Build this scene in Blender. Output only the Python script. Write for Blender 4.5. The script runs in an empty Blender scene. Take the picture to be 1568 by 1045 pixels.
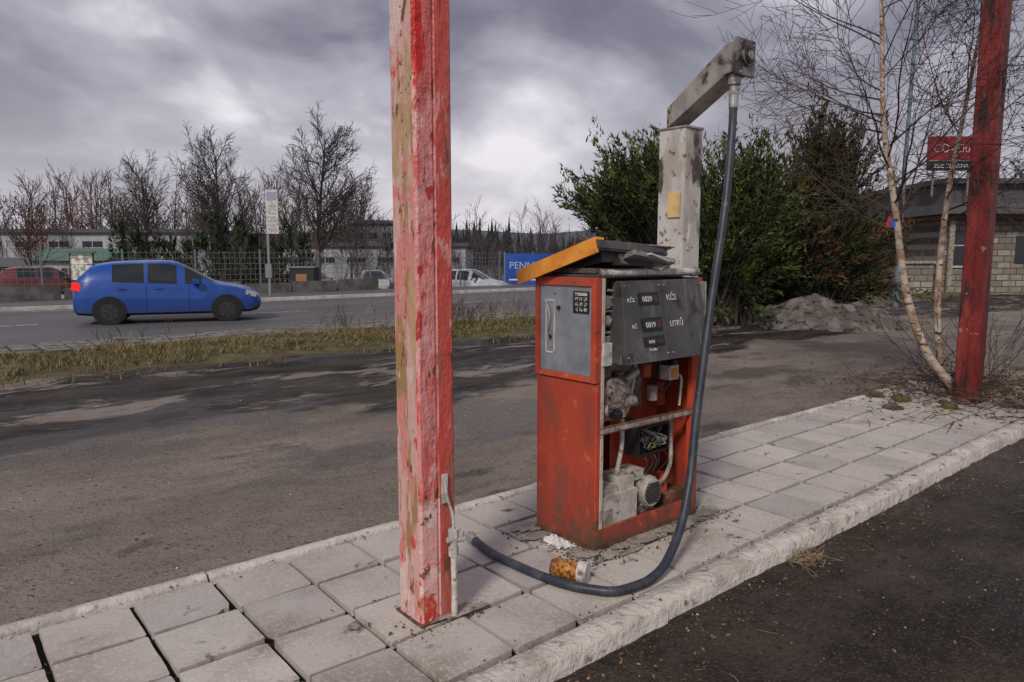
import bpy, math, random
from mathutils import Vector, Matrix, Euler, noise
R=random.Random(7)
scene=bpy.context.scene
TH=math.radians(40)
def st(s,w,z=0): return Vector((s*math.cos(TH)-w*math.sin(TH), s*math.sin(TH)+w*math.cos(TH), z))
# ---------------------------------------------------------------- materials
def nodes(name):
    m=bpy.data.materials.new(name); m.use_nodes=True
    nt=m.node_tree; b=nt.nodes['Principled BSDF']; return m,nt,b
def noise_fac(nt,scale,lo,hi,stretch=(1,1,1),detail=4,rough=.62,off=0,dist=0):
    tc=nt.nodes.new('ShaderNodeTexCoord'); mp=nt.nodes.new('ShaderNodeMapping')
    mp.inputs['Scale'].default_value=stretch; mp.inputs['Location'].default_value=(off,off*1.7,off*.6)
    nt.links.new(tc.outputs['Object'],mp.inputs['Vector'])
    n=nt.nodes.new('ShaderNodeTexNoise'); n.inputs['Scale'].default_value=scale
    n.inputs['Detail'].default_value=min(detail,5); n.inputs['Roughness'].default_value=rough; n.inputs['Distortion'].default_value=dist
    nt.links.new(mp.outputs[0],n.inputs['Vector'])
    mr=nt.nodes.new('ShaderNodeMapRange'); mr.inputs['From Min'].default_value=lo; mr.inputs['From Max'].default_value=hi
    nt.links.new(n.outputs['Fac'],mr.inputs['Value'])
    return mr.outputs['Result']
def mix(nt,fac,a,b):
    mx=nt.nodes.new('ShaderNodeMix'); mx.data_type='RGBA'
    if isinstance(fac,float): mx.inputs[0].default_value=fac
    else: nt.links.new(fac,mx.inputs[0])
    for i,v in ((6,a),(7,b)):
        if isinstance(v,tuple): mx.inputs[i].default_value=v
        else: nt.links.new(v,mx.inputs[i])
    return mx.outputs[2]
def bumpy(nt,b,scale,strength,dist=.01,stretch=(1,1,1)):
    f=noise_fac(nt,scale,0,1,stretch,4,.65,3)
    bp=nt.nodes.new('ShaderNodeBump'); bp.inputs['Strength'].default_value=strength; bp.inputs['Distance'].default_value=dist
    nt.links.new(f,bp.inputs['Height']); nt.links.new(bp.outputs[0],b.inputs['Normal'])
def M(name,base,layers=(),rough=.8,metal=0.,bump=(30,.3,.01),spec=.4):
    m,nt,b=nodes(name); cur=base if len(base)==4 else base+(1,)
    for i,l in enumerate(layers):
        f=noise_fac(nt,l[1],l[2],l[3],l[4] if len(l)>4 else (1,1,1),4,.62,i*3.3+len(name))
        c=l[0] if len(l[0])==4 else l[0]+(1,)
        cur=mix(nt,f,cur,c)
    if isinstance(cur,tuple): b.inputs['Base Color'].default_value=cur
    else: nt.links.new(cur,b.inputs['Base Color'])
    b.inputs['Roughness'].default_value=rough; b.inputs['Metallic'].default_value=metal
    b.inputs['Specular IOR Level'].default_value=spec
    if bump: bumpy(nt,b,*bump)
    return m
# ---------------------------------------------------------------- mesh builder
class MB:
    def __init__(s): s.v=[]; s.f=[]; s.m=[]; s.mats=[]
    def mi(s,mat):
        if mat not in s.mats: s.mats.append(mat)
        return s.mats.index(mat)
    def add(s,vs,fs,mat):
        o=len(s.v); s.v.extend(vs); k=s.mi(mat)
        for f in fs: s.f.append(tuple(i+o for i in f)); s.m.append(k)
    def box(s,x0,x1,y0,y1,z0,z1,mat,rot=None,jit=0):
        c=Vector(((x0+x1)/2,(y0+y1)/2,(z0+z1)/2)); vs=[]
        for z in (z0,z1):
            for (x,y) in ((x0,y0),(x1,y0),(x1,y1),(x0,y1)):
                p=Vector((x,y,z))
                if jit: p+=Vector((R.uniform(-jit,jit),R.uniform(-jit,jit),R.uniform(-jit,jit)*.5))
                if rot: p=c+Euler(rot).to_matrix()@(p-c)
                vs.append(p)
        s.add(vs,[(3,2,1,0),(4,5,6,7),(0,1,5,4),(1,2,6,5),(2,3,7,6),(3,0,4,7)],mat)
    def tube(s,pts,rad,mat,n=8,cap=True):
        if not isinstance(rad,(list,tuple)): rad=[rad]*len(pts)
        pts=[Vector(p) for p in pts]; vs=[]; up=None
        for i,p in enumerate(pts):
            d=(pts[min(i+1,len(pts)-1)]-pts[max(i-1,0)])
            if d.length<1e-7: d=Vector((0,0,1))
            d.normalize()
            if up is None:
                up=Vector((0,0,1)) if abs(d.z)<.9 else Vector((1,0,0))
            u=d.cross(up)
            if u.length<1e-4: u=d.orthogonal()
            u.normalize(); w=u.cross(d).normalized(); up=w
            for k in range(n):
                a=2*math.pi*k/n; vs.append(p+(u*math.cos(a)+w*math.sin(a))*rad[i])
        fs=[]
        for i in range(len(pts)-1):
            for k in range(n):
                a=i*n+k; b=i*n+(k+1)%n; fs.append((a,b,b+n,a+n))
        if cap: fs.append(tuple(range(n))[::-1]); fs.append(tuple(range((len(pts)-1)*n,len(pts)*n)))
        s.add(vs,fs,mat)
    def cyl(s,p0,p1,r,mat,n=20,r2=None): s.tube([p0,p1],[r,r if r2 is None else r2],mat,n)
    def obj(s,name,parent=None,loc=(0,0,0),rz=0,bevel=0,smooth=0,segs=2):
        me=bpy.data.meshes.new(name); me.from_pydata([tuple(v) for v in s.v],[],s.f)
        for m in s.mats: me.materials.append(m)
        me.polygons.foreach_set('material_index',s.m)
        if smooth:
            me.polygons.foreach_set('use_smooth',[True]*len(me.polygons))
            try: me.set_sharp_from_angle(angle=math.radians(smooth))
            except Exception: pass
        me.update()
        o=bpy.data.objects.new(name,me); scene.collection.objects.link(o)
        if parent: o.parent=parent
        o.location=loc; o.rotation_euler=(0,0,rz)
        if bevel:
            b=o.modifiers.new('bevel','BEVEL'); b.width=bevel; b.segments=segs; b.limit_method='ANGLE'; b.angle_limit=math.radians(40)
        return o
def empty(name,loc=(0,0,0),rz=0):
    e=bpy.data.objects.new(name,None); scene.collection.objects.link(e); e.location=loc; e.rotation_euler=(0,0,rz); e.empty_display_size=.1; return e
def text(name,body,size,mat,parent,loc,rot,ext=.0008,align='LEFT',bold=0):
    c=bpy.data.curves.new(name,'FONT'); c.body=body; c.size=size; c.extrude=ext; c.align_x=align; c.offset=bold
    c.materials.append(mat); o=bpy.data.objects.new(name,c); scene.collection.objects.link(o)
    o.parent=parent; o.location=loc; o.rotation_euler=rot; return o
def spline(pts,n=8):
    pts=[Vector(p) for p in pts]; out=[]
    P=[pts[0]*2-pts[1]]+pts+[pts[-1]*2-pts[-2]]
    for i in range(1,len(P)-2):
        for k in range(n):
            t=k/n; a,b,c,d=P[i-1],P[i],P[i+1],P[i+2]
            out.append(.5*((2*b)+(c-a)*t+(2*a-5*b+4*c-d)*t*t+(3*b-a-3*c+d)*t**3))
    out.append(pts[-1]); return out
# ---------------------------------------------------------------- world + sun + camera
world=bpy.data.worlds.new("World"); scene.world=world; world.use_nodes=True
nt=world.node_tree; bg=nt.nodes['Background']; bg.inputs['Strength'].default_value=.1
sky=nt.nodes.new('ShaderNodeTexSky'); sky.sky_type='NISHITA'; sky.sun_disc=False
SE=math.radians(40); sky.sun_elevation=SE
sd=Vector((-.36,-.93,0)).normalized()
sky.sun_rotation=math.atan2(sd.x,sd.y)
tc=nt.nodes.new('ShaderNodeTexCoord'); sp=nt.nodes.new('ShaderNodeSeparateXYZ'); nt.links.new(tc.outputs['Generated'],sp.inputs[0])
def math_(op,a,b=None,clamp=False):
    n=nt.nodes.new('ShaderNodeMath'); n.operation=op; n.use_clamp=clamp
    for i,v in enumerate((a,b)):
        if v is None: continue
        if isinstance(v,(int,float)): n.inputs[i].default_value=v
        else: nt.links.new(v,n.inputs[i])
    return n.outputs[0]
zz=math_('ADD',math_('MAXIMUM',sp.outputs[2],0.0),.24)
cb=nt.nodes.new('ShaderNodeCombineXYZ')
nt.links.new(math_('DIVIDE',sp.outputs[0],zz),cb.inputs[0]); nt.links.new(math_('DIVIDE',sp.outputs[1],zz),cb.inputs[1])
def wnoise(scale,off,detail,dist,str_=(1,1,1),rot=0):
    mp=nt.nodes.new('ShaderNodeMapping'); mp.inputs['Location'].default_value=off; mp.inputs['Scale'].default_value=str_; mp.inputs['Rotation'].default_value=(0,0,rot); nt.links.new(cb.outputs[0],mp.inputs[0])
    n=nt.nodes.new('ShaderNodeTexNoise'); n.inputs['Scale'].default_value=scale; n.inputs['Detail'].default_value=detail; n.inputs['Distortion'].default_value=dist
    n.inputs['Roughness'].default_value=.5
    nt.links.new(mp.outputs[0],n.inputs[0]); return n.outputs['Fac']
n1=wnoise(.95,(3.2,1.5,0),5,.5,(1,.8,1),.7); n2=wnoise(2.8,(0,7,0),5,.4,(1,.6,1),.7)
cl=math_('ADD',math_('MULTIPLY',n1,.70),math_('MULTIPLY',n2,.30))
ramp=nt.nodes.new('ShaderNodeValToRGB'); nt.links.new(cl,ramp.inputs[0])
e=ramp.color_ramp.elements
e[0].position=.37; e[0].color=(.15,.143,.185,1); e[1].position=.63; e[1].color=(1.0,.95,1.0,1)
x=e.new(.45); x.color=(.225,.215,.275,1); x=e.new(.535); x.color=(.46,.44,.51,1)
hz=nt.nodes.new('ShaderNodeMapRange'); hz.inputs['From Min'].default_value=0; hz.inputs['From Max'].default_value=.27; hz.inputs['To Min'].default_value=.78; hz.inputs['To Max'].default_value=0
nt.links.new(sp.outputs[2],hz.inputs[0])
mx=mix(nt,hz.outputs[0],ramp.outputs[0],(.66,.625,.68,1))
sc=nt.nodes.new('ShaderNodeVectorMath'); sc.operation='SCALE'; sc.inputs['Scale'].default_value=10; nt.links.new(mx,sc.inputs[0])
fin=mix(nt,.95,sky.outputs[0],sc.outputs[0]); nt.links.new(fin,bg.inputs[0])
sun=bpy.data.lights.new('sun','SUN'); sun.energy=2.2; sun.angle=math.radians(10); sun.color=(1,.94,.86)
so=bpy.data.objects.new('sun',sun); scene.collection.objects.link(so)
dirv=Vector((sd.x*math.cos(SE),sd.y*math.cos(SE),math.sin(SE)))
so.rotation_euler=dirv.to_track_quat('Z','Y').to_euler()
cam=bpy.data.cameras.new('camera'); co=bpy.data.objects.new('camera',cam); scene.collection.objects.link(co)
co.location=(0,0,1.5); co.rotation_euler=(math.radians(90-6.76),0,0); cam.sensor_width=36; cam.lens=36*1100/1568
cam.clip_start=.05; cam.clip_end=3000; scene.camera=co
scene.view_settings.view_transform='Standard'; scene.view_settings.look='None'; scene.view_settings.exposure=0
# ---------------------------------------------------------------- ground
RZ=-.085
m,nt2,b=nodes('ground_asphalt_mud')
tcn=nt2.nodes.new('ShaderNodeTexCoord'); spn=nt2.nodes.new('ShaderNodeSeparateXYZ'); nt2.links.new(tcn.outputs['Object'],spn.inputs[0])
wob=noise_fac(nt2,.6,0,1,(.6,1,1),5,.65,1)
def wmask(lo,hi,amp):
    a=nt2.nodes.new('ShaderNodeMath'); a.operation='MULTIPLY_ADD'; nt2.links.new(wob,a.inputs[0]); a.inputs[1].default_value=amp; nt2.links.new(spn.outputs[1],a.inputs[2])
    r=nt2.nodes.new('ShaderNodeMapRange'); r.inputs['From Min'].default_value=lo+amp/2; r.inputs['From Max'].default_value=hi+amp/2
    r.interpolation_type='SMOOTHSTEP'; nt2.links.new(a.outputs[0],r.inputs[0]); return r.outputs[0]
wet=noise_fac(nt2,.55,.50,.58,(.7,1.4,1),5,.72,9)
drive=mix(nt2,noise_fac(nt2,1.1,.38,.62,(.6,1.2,1),5,.68,5),(.165,.132,.107,1),(.27,.222,.185,1))
drive=mix(nt2,wet,drive,(.105,.086,.072,1))
drive=mix(nt2,noise_fac(nt2,1.6,.60,.68,(.7,1.3,1),4,.6,31),drive,(.085,.07,.058,1))
drive=mix(nt2,noise_fac(nt2,70,.52,.68,(1,1,1),3,.6,2),drive,(.27,.23,.195,1))
drive=mix(nt2,noise_fac(nt2,32,.60,.68,(1,1,1),3,.6,7),drive,(.06,.05,.042,1))
mud=mix(nt2,noise_fac(nt2,1.5,.4,.6,(.4,1.5,1),5,.7,12),(.016,.013,.0115,1),(.06,.049,.041,1))
mud=mix(nt2,noise_fac(nt2,.9,.55,.59,(.5,1.6,1),5,.72,17),mud,(.22,.18,.15,1))
flash_shade=mix(nt2,noise_fac(nt2,2.2,.4,.64,(1,1,1),5,.72,21),(.015,.011,.009,1),(.055,.040,.029,1))  # asphalt beside the platform, flash shadow painted in as a near-black base colour
flash_shade=mix(nt2,noise_fac(nt2,90,.53,.68,(1,1,1),3,.6,4),flash_shade,(.10,.075,.055,1))
flash_shade=mix(nt2,noise_fac(nt2,22,.58,.68,(1,1,1),3,.6,14),flash_shade,(.012,.009,.007,1))
col=mix(nt2,wmask(1.9,2.6,.0),flash_shade,drive)
col=mix(nt2,wmask(6.4,6.8,4.0),col,mud)
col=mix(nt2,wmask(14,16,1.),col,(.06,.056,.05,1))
nt2.links.new(col,b.inputs['Base Color'])
rr=nt2.nodes.new('ShaderNodeMapRange'); rr.inputs['To Min'].default_value=.8; rr.inputs['To Max'].default_value=.34
nt2.links.new(wet,rr.inputs[0]); nt2.links.new(rr.outputs[0],b.inputs['Roughness'])
b.inputs['Specular IOR Level'].default_value=.3
ba=noise_fac(nt2,50,0,1,(1,1,1),4,.75,3); bb=noise_fac(nt2,5,0,1,(.7,1.2,1),5,.78,8)
bp1=nt2.nodes.new('ShaderNodeBump'); bp1.inputs['Strength'].default_value=.9; bp1.inputs['Distance'].default_value=.016; nt2.links.new(ba,bp1.inputs['Height'])
bp2=nt2.nodes.new('ShaderNodeBump'); bp2.inputs['Strength'].default_value=.7; bp2.inputs['Distance'].default_value=.08; nt2.links.new(bb,bp2.inputs['Height']); nt2.links.new(bp1.outputs[0],bp2.inputs['Normal'])
nt2.links.new(bp2.outputs[0],b.inputs['Normal'])
G=MB()
ws=[-900,-50,2.6,2.7,14,28.2,40,120,900]; zs=[RZ,RZ,RZ,-.06,-.06,-.06,-.75,-.9,-2]
ss=[-900,-200,-50,-10,0,10,50,200,900]
vs=[(s_,w_,z_) for w_,z_ in zip(ws,zs) for s_ in ss]; n=len(ss)
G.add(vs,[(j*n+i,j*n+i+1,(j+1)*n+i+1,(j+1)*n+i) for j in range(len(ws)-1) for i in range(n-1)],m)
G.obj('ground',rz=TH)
GZ=-.06
D_=MB(); NS,NW=330,90; vs=[]
def sm(a,b_,x): t=max(0,min(1,(x-a)/(b_-a))); return t*t*(3-2*t)
for i in range(NS+1):
    s=-7+27*i/NS
    for k in range(NW+1):
        w=3.44+7.1*k/NW
        q=noise.noise(Vector((s*.35,w*1.1,0)))+.55*noise.noise(Vector((s*1.2,w*3.2,4)))+.3*noise.noise(Vector((s*4,w*7,9)))
        amp=.012+.055*sm(5.8,7.6,w+.8*noise.noise(Vector((s*.5,0,3))))
        ed=min(1,i/6,(NS-i)/6,k/2.,(NW-k)/2.)
        vs.append((s,w,GZ+.003+max(0,amp*(q+.55))*ed+.001))
D_.add(vs,[(i*(NW+1)+k,(i+1)*(NW+1)+k,(i+1)*(NW+1)+k+1,i*(NW+1)+k+1) for i in range(NS) for k in range(NW)],m)
D_.obj('muddy_lot',rz=TH,smooth=80)
asph=M('road_asphalt',(.085,.082,.086),[((.12,.115,.115),1.2,.4,.7,(.15,1,1)),((.05,.048,.05),.8,.52,.66,(.1,2.5,1)),((.13,.125,.12),80,.5,.75)],rough=.6,bump=(70,.4,.01))
wht=M('road_paint',(.50,.49,.47),[((.15,.14,.135),5,.42,.58)],rough=.7)
conc=M('kerb_concrete',(.60,.55,.50),[((.42,.375,.33),3,.45,.62),((.70,.66,.61),7,.55,.75),((.16,.13,.10),14,.62,.72)],rough=.9,bump=(35,.7,.02))
cob=M('cobble_strip',(.24,.225,.205),[((.10,.09,.08),4,.4,.6)],rough=.9)
jnt=M('cobble_joint',(.04,.04,.028),[((.06,.06,.03),6,.4,.6)],rough=1)
rd=MB()
rd.add([(-60,15.1,GZ+.004),(90,15.1,GZ+.004),(90,24.6,GZ+.004),(-60,24.6,GZ+.004)],[(0,1,2,3)],asph)
rd.box(-60,90,24.6,24.8,GZ-.1,GZ+.11,conc); rd.box(-60,90,24.8,28,GZ-.1,GZ+.10,asph)
s_=-40
while s_<80:
    rd.add([(s_,19.4,GZ+.008),(s_+3.2,19.4,GZ+.008),(s_+3.2,19.55,GZ+.008),(s_,19.55,GZ+.008)],[(0,1,2,3)],wht); s_+=6.5
rd.add([(-60,24.1,GZ+.008),(90,24.1,GZ+.008),(90,24.22,GZ+.008),(-60,24.22,GZ+.008)],[(0,1,2,3)],wht)
rd.obj('road',rz=TH)
cb_=MB(); cb_.add([(-25,13.1,GZ+.01),(50,13.1,GZ+.01),(50,15.1,GZ+.01),(-25,15.1,GZ+.01)],[(0,1,2,3)],jnt)
s_=-12
while s_<26:
    for k in range(4):
        w0=13.55+k*.36
        cb_.box(s_+.03,s_+.37,w0+.03,w0+.33,GZ,GZ+.04+R.uniform(-.01,.01),cob,jit=.008)
    s_+=.4
cb_.obj('cobbled_pavement',rz=TH)
# tiled platform
jo=M('tile_joint_dirt',(.009,.008,.006),[((.03,.042,.012),2.4,.58,.66)],rough=1,bump=(60,.5,.01))
tiles=[M('paving_tile_%d'%i,c,[((c[0]*.76,c[1]*.74,c[2]*.72),1.6,.42,.64),((.22,.175,.14),1.0,.585,.72),((c[0]*1.12,c[1]*1.12,c[2]*1.12),50,.5,.7),((.17,.15,.13),95,.60,.72),((.10,.08,.062),6,.65,.73)],rough=.78,bump=(60,.4,.008)) for i,c in enumerate([(.47,.425,.385),(.52,.475,.43),(.42,.385,.36),(.48,.44,.405)])]
T=MB(); T.box(-4,9.9,1.86,3.38,-.14,-.034,jo)
for i in range(-11,28):
    s0=.635+.35*i
    if s0>9.4: break
    for k in range(4):
        w0=1.977+k*.3425
        if s0>8.2 and R.random()<.45: continue
        tz=R.uniform(-.003,.003); g=.0125+R.uniform(-.001,.0015)
        tl=R.uniform(-.004,.004); tm=R.uniform(-.004,.004)
        x0,x1,y0,y1=s0+g,s0+.35-g,w0+g,w0+.3425-g
        dx=R.uniform(-.003,.003); dy=R.uniform(-.003,.003); x0+=dx;x1+=dx;y0+=dy;y1+=dy
        ring=[]
        for (ax_,ay_,bx_,by_) in ((x0,y0,x1,y0),(x1,y0,x1,y1),(x1,y1,x0,y1),(x0,y1,x0,y0)):
            for t_ in (0.02,.2,.4,.6,.8,.98):
                ring.append((ax_+(bx_-ax_)*t_+R.uniform(-.0018,.0018),ay_+(by_-ay_)*t_+R.uniform(-.0018,.0018)))
        if R.random()<.16:
            c_=R.choice([0,6,12,18]); cx=(x0+x1)/2; cy=(y0+y1)/2
            for q in (c_,c_-1): ring[q]=(ring[q][0]+(cx-ring[q][0])*R.uniform(.08,.2),ring[q][1]+(cy-ring[q][1])*R.uniform(.08,.2))
        nr=len(ring); zf=lambda p:tz+tl*((p[0]-x0)/.33-.5)*2+tm*((p[1]-y0)/.33-.5)*2
        T.add([(p[0],p[1],-.06) for p in ring]+[(p[0],p[1],zf(p)) for p in ring],[tuple(range(nr,2*nr))]+[(j,(j+1)%nr,nr+(j+1)%nr,nr+j) for j in range(nr)],R.choice(tiles))
T.obj('tile_pavement',rz=TH,bevel=.002,segs=1)
def kerb(name,w0,w1,zb,L,s0,s1,mat,top,rg_=.006):
    K=MB(); s_=s0
    while s_<s1:
        l=L*R.uniform(.97,1.03); N=22
        off=R.uniform(-.008,.008); dz=R.uniform(-.006,.008)
        vs=[]; sx=R.uniform(0,50)
        for i in range(N+1):
            x=s_+.006+(l-.012)*i/N
            j=lambda a:R.uniform(-a,a)
            c=.010+abs(j(.006))+max(0,noise.noise(Vector((x*5,sx,0)))-.1)*.035
            if i in (0,N): c+=.010
            e0=w0+off+noise.noise(Vector((x*9,3,sx)))*rg_*1.2+j(rg_*.25); e1=w1+off+j(.002); t=top+dz
            vs+= [(x,e0-.004,zb),(x,e0,t-c),(x,e0+c,t+j(.0015)),(x,e1-.010,t+j(.0015)),(x,e1,t-.010),(x,e1,zb)]
        fs=[(i*6+k,(i+1)*6+k,(i+1)*6+k+1,i*6+k+1) for i in range(N) for k in range(5)]
        fs+=[(0,1,2,3,4,5),tuple(N*6+k for k in (5,4,3,2,1,0))]
        K.add(vs,fs,mat); s_+=l
    return K.obj(name,rz=TH,smooth=50)
kconc=M('kerb_rough',(.58,.52,.465),[((.42,.365,.32),4,.45,.62),((.66,.61,.56),9,.52,.7),((.20,.16,.125),15,.59,.70)],rough=.9,bump=(26,.9,.025))
kerb('kerb',1.835,1.962,-.2,.92,-4,9.2,kconc,.004,.008)
kerb('kerb',3.365,3.435,-.2,1.02,-4.1,9.0,conc,.014)
# ---------------------------------------------------------------- red column
tan=M('column_peeled_paint',(.46,.30,.17),[((.60,.36,.32),3.0,.47,.51,(1,1,.45)),((.34,.20,.085),7,.53,.58,(2,2,.25)),((.64,.47,.44),5,.57,.61,(1,1,.5)),((.60,.22,.20),8,.575,.61,(1,1,.5)),((.16,.075,.04),12,.61,.64,(1.4,1.4,.5)),((.52,.07,.055),7,.62,.65,(1,1,.6))],rough=.65,bump=(16,.9,.016,(1,1,.45)))
pink=M('column_pink_red_paint',(.64,.15,.13),[((.70,.27,.25),3.2,.45,.50,(1.6,1.6,.4)),((.58,.02,.015),5,.51,.55,(2,2,.3)),((.74,.38,.36),9,.585,.63,(1.5,1.5,.6)),((.44,.05,.038),14,.58,.63,(1.2,1.2,.5)),((.20,.075,.045),12,.64,.68,(1.5,1.5,.5))],rough=.40,bump=(20,1.,.02,(1,1,.5)))
dred=M('column_side_paint',(.44,.13,.10),[((.58,.09,.07),5,.46,.52,(1.5,1.5,.35)),((.64,.28,.25),8,.56,.60,(1.5,1.5,.5)),((.18,.07,.045),9,.59,.64,(1,1,.35))],rough=.5,bump=(22,.9,.016,(1,1,.4)))
brred=M('column_lower_paint',(.72,.37,.34),[((.60,.045,.035),6,.535,.56,(1.5,1.5,.7)),((.76,.54,.50),9,.56,.62),((.44,.24,.15),7,.58,.63),((.18,.09,.05),14,.62,.66)],rough=.55,bump=(20,.8,.014))
rust=M('rust',(.15,.065,.033),[((.065,.038,.026),9,.4,.6),((.30,.15,.08),20,.55,.7)],rough=.9,bump=(60,.6,.01))
def column(name,s,w,h,size,right_mats):
    C=MB(); a=size/2; c=.012
    sec=[(-a,-a+c),(-a+c,-a),(-.008,-a),(-.003,-a+.005),(.003,-a+.005),(.008,-a),(a-c,-a),(a,-a+c),(a,a-c),(a-c,a),(-a+c,a),(-a,a-c),(-a,.008),(-a+.004,.003),(-a+.004,-.003),(-a,-.008)]
    n=len(sec); nz=60
    hs=[-.02+ (h+.02)*i/nz for i in range(nz+1)]
    for k in range(n):
        p=sec[k]; q=sec[(k+1)%n]; lowh=.52+.2*noise.noise(Vector((k*2.3,0,0)))+.05
        for i in range(nz):
            z0,z1=hs[i],hs[i+1]; low=(z1<lowh)
            if k<=4: mt=right_mats[1] if low else right_mats[0]
            elif k in (5,6,7): mt=right_mats[2]
            elif k in (11,12,13,14,15): mt=right_mats[3]
            else: mt=right_mats[2]
            j0=.0016*noise.noise(Vector((k,z0*7,s))); j1=.0016*noise.noise(Vector((k,z1*7,s)))
            C.add([(p[0]+j0,p[1]+j0,z0),(q[0]+j0,q[1]+j0,z0),(q[0]+j1,q[1]+j1,z1),(p[0]+j1,p[1]+j1,z1)],[(0,1,2,3)],mt)
    for k in range(60):
        g=k*.105; C.box(-a-.001,-a+.004,-.006,.006,g+.02,g+.02+R.uniform(.02,.06),right_mats[3])
    C.box(-a-.012,a+.012,-a-.012,a+.012,-.02,.008,rust,jit=.004)
    return C.obj(name,loc=st(s,w,0),rz=TH)
column('steel_column',1.587,2.446,4.6,.176,(pink,brred,dred,tan))
drk=M('column_dark_red',(.15,.013,.011),[((.24,.033,.028),4,.45,.6,(1,1,.3)),((.04,.015,.013),7,.52,.62,(1,1,.3)),((.3,.15,.13),9,.64,.68)],rough=.5,bump=(20,.7,.012))
column('steel_column',8.33,2.58,5.2,.205,(drk,drk,drk,drk))
pipe_m=M('old_pipe_metal',(.42,.40,.36),[((.62,.59,.54),10,.45,.6),((.25,.14,.08),16,.57,.66)],rough=.6,bump=(50,.5,.006))
V=MB()
px,py=.055,-.115
V.tube([(px,py,0),(px+.002,py,.15),(px,py,.29)],.013,pipe_m,12)
V.cyl((px,py,.27),(px,py,.31),.021,pipe_m,6); V.cyl((px,py,.31),(px,py,.35),.016,pipe_m,12); V.cyl((px,py,.35),(px,py,.385),.022,pipe_m,6)
V.cyl((px-.03,py,.345),(px+.045,py-.01,.335),.012,pipe_m,10); V.cyl((px+.03,py,.325),(px+.034,py,.372),.018,pipe_m,8)
V.tube(spline([(px,py,.38),(px-.002,py+.004,.45),(px-.022,py+.01,.52),(px-.03,py+.017,.6)]),.006,pipe_m,8)
V.box(px-.045,px-.018,py+.012,py+.018,.5,.62,M('green_residue',(.35,.42,.36),[((.6,.55,.5),12,.45,.6)]))
V.obj('water_pipe',loc=st(1.587,2.446,0),rz=TH,smooth=40)
# ---------------------------------------------------------------- fuel pump
P=empty('fuel_pump',st(2.566,2.407,0),TH)
def pumpred(name,c,c2):
    m,n_,b_=nodes(name); cur=mix(n_,noise_fac(n_,3,.42,.6),c+(1,),c2+(1,))
    cur=mix(n_,noise_fac(n_,5,.50,.62,(1,1,.35),5,.65,6),cur,(c[0]*.62,c[1]*.95,c[2]*1.3,1))
    cur=mix(n_,noise_fac(n_,14,.60,.70,(1,1,1),5,.65,2),cur,(c[0]*1.25,c[1]*2.2,c[2]*2.8,1))
    cur=mix(n_,noise_fac(n_,24,.64,.69,(1,1,1),5,.65,12),cur,(.09,.045,.03,1))
    t=n_.nodes.new('ShaderNodeTexCoord'); s_=n_.nodes.new('ShaderNodeSeparateXYZ'); n_.links.new(t.outputs['Object'],s_.inputs[0])
    r=n_.nodes.new('ShaderNodeMapRange'); r.inputs['From Min'].default_value=.0; r.inputs['From Max'].default_value=.30; r.inputs['To Min'].default_value=.30; r.inputs['To Max'].default_value=0.; n_.links.new(s_.outputs[2],r.inputs[0])
    a=n_.nodes.new('ShaderNodeMath'); a.operation='ADD'; n_.links.new(noise_fac(n_,9,0,1,(1,1,.6),5,.7,8),a.inputs[0]); n_.links.new(r.outputs[0],a.inputs[1])
    f=n_.nodes.new('ShaderNodeMapRange'); f.inputs['From Min'].default_value=.62; f.inputs['From Max'].default_value=.78; n_.links.new(a.outputs[0],f.inputs[0])
    cur=mix(n_,f.outputs[0],cur,(.12,.06,.035,1))
    n_.links.new(cur,b_.inputs['Base Color']); b_.inputs['Roughness'].default_value=.42; bumpy(n_,b_,9,.18,.012); return m
red=pumpred('pump_red_paint',(.40,.055,.025),(.31,.038,.02))
redb=pumpred('pump_red_trim',(.52,.074,.028),(.40,.048,.022))
orange=M('lid_orange',(.76,.31,.04),[((.64,.22,.025),6,.45,.6),((.30,.17,.09),14,.62,.7)],rough=.5)
grey=M('pump_head_grey',(.055,.055,.058),[((.09,.088,.086),4,.42,.62),((.028,.026,.024),9,.55,.68),((.18,.17,.16),40,.66,.74),((.14,.13,.12),5,.58,.66,(3,3,.4))],rough=.42,bump=(12,.25,.008))
blk=M('black_plastic',(.015,.015,.016),rough=.4)
steel=M('worn_steel',(.45,.44,.42),[((.28,.25,.22),8,.45,.6),((.16,.09,.05),16,.6,.68)],rough=.42,metal=.55,bump=(40,.3,.005))
cast=M('cast_metal',(.38,.335,.28),[((.20,.16,.125),12,.42,.6),((.50,.46,.40),20,.56,.7),((.05,.037,.03),14,.57,.66)],rough=.65,metal=.1,bump=(50,.6,.008))
concb=M('grey_housing',(.48,.44,.39),[((.28,.24,.20),8,.45,.62),((.08,.065,.05),11,.59,.69)],rough=.8,bump=(40,.5,.008))
strip=M('pale_frame',(.55,.45,.40),[((.34,.19,.14),9,.5,.62),((.17,.085,.06),18,.59,.67)],rough=.6)
dirt=M('oily_dirt',(.06,.046,.036),[((.13,.105,.082),10,.4,.6)],rough=.95,bump=(40,1.,.02))
stain=M('tile_dirt_film',(.25,.215,.18),[((.36,.32,.285),8,.45,.6),((.13,.105,.085),12,.56,.66)],rough=.95,bump=(50,.8,.01))
white=M('white_marking',(.70,.68,.63),[((.3,.28,.26),40,.55,.66)],rough=.6,bump=None)
white2=M('dirty_white',(.60,.57,.53),[((.36,.32,.28),10,.45,.62),((.13,.10,.08),14,.60,.69)],rough=.6)
pf,ntp,bp_=nodes('perforated_grey')
tcp=ntp.nodes.new('ShaderNodeTexCoord'); vo=ntp.nodes.new('ShaderNodeTexVoronoi'); vo.inputs['Scale'].default_value=110; vo.inputs['Randomness'].default_value=0.
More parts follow.
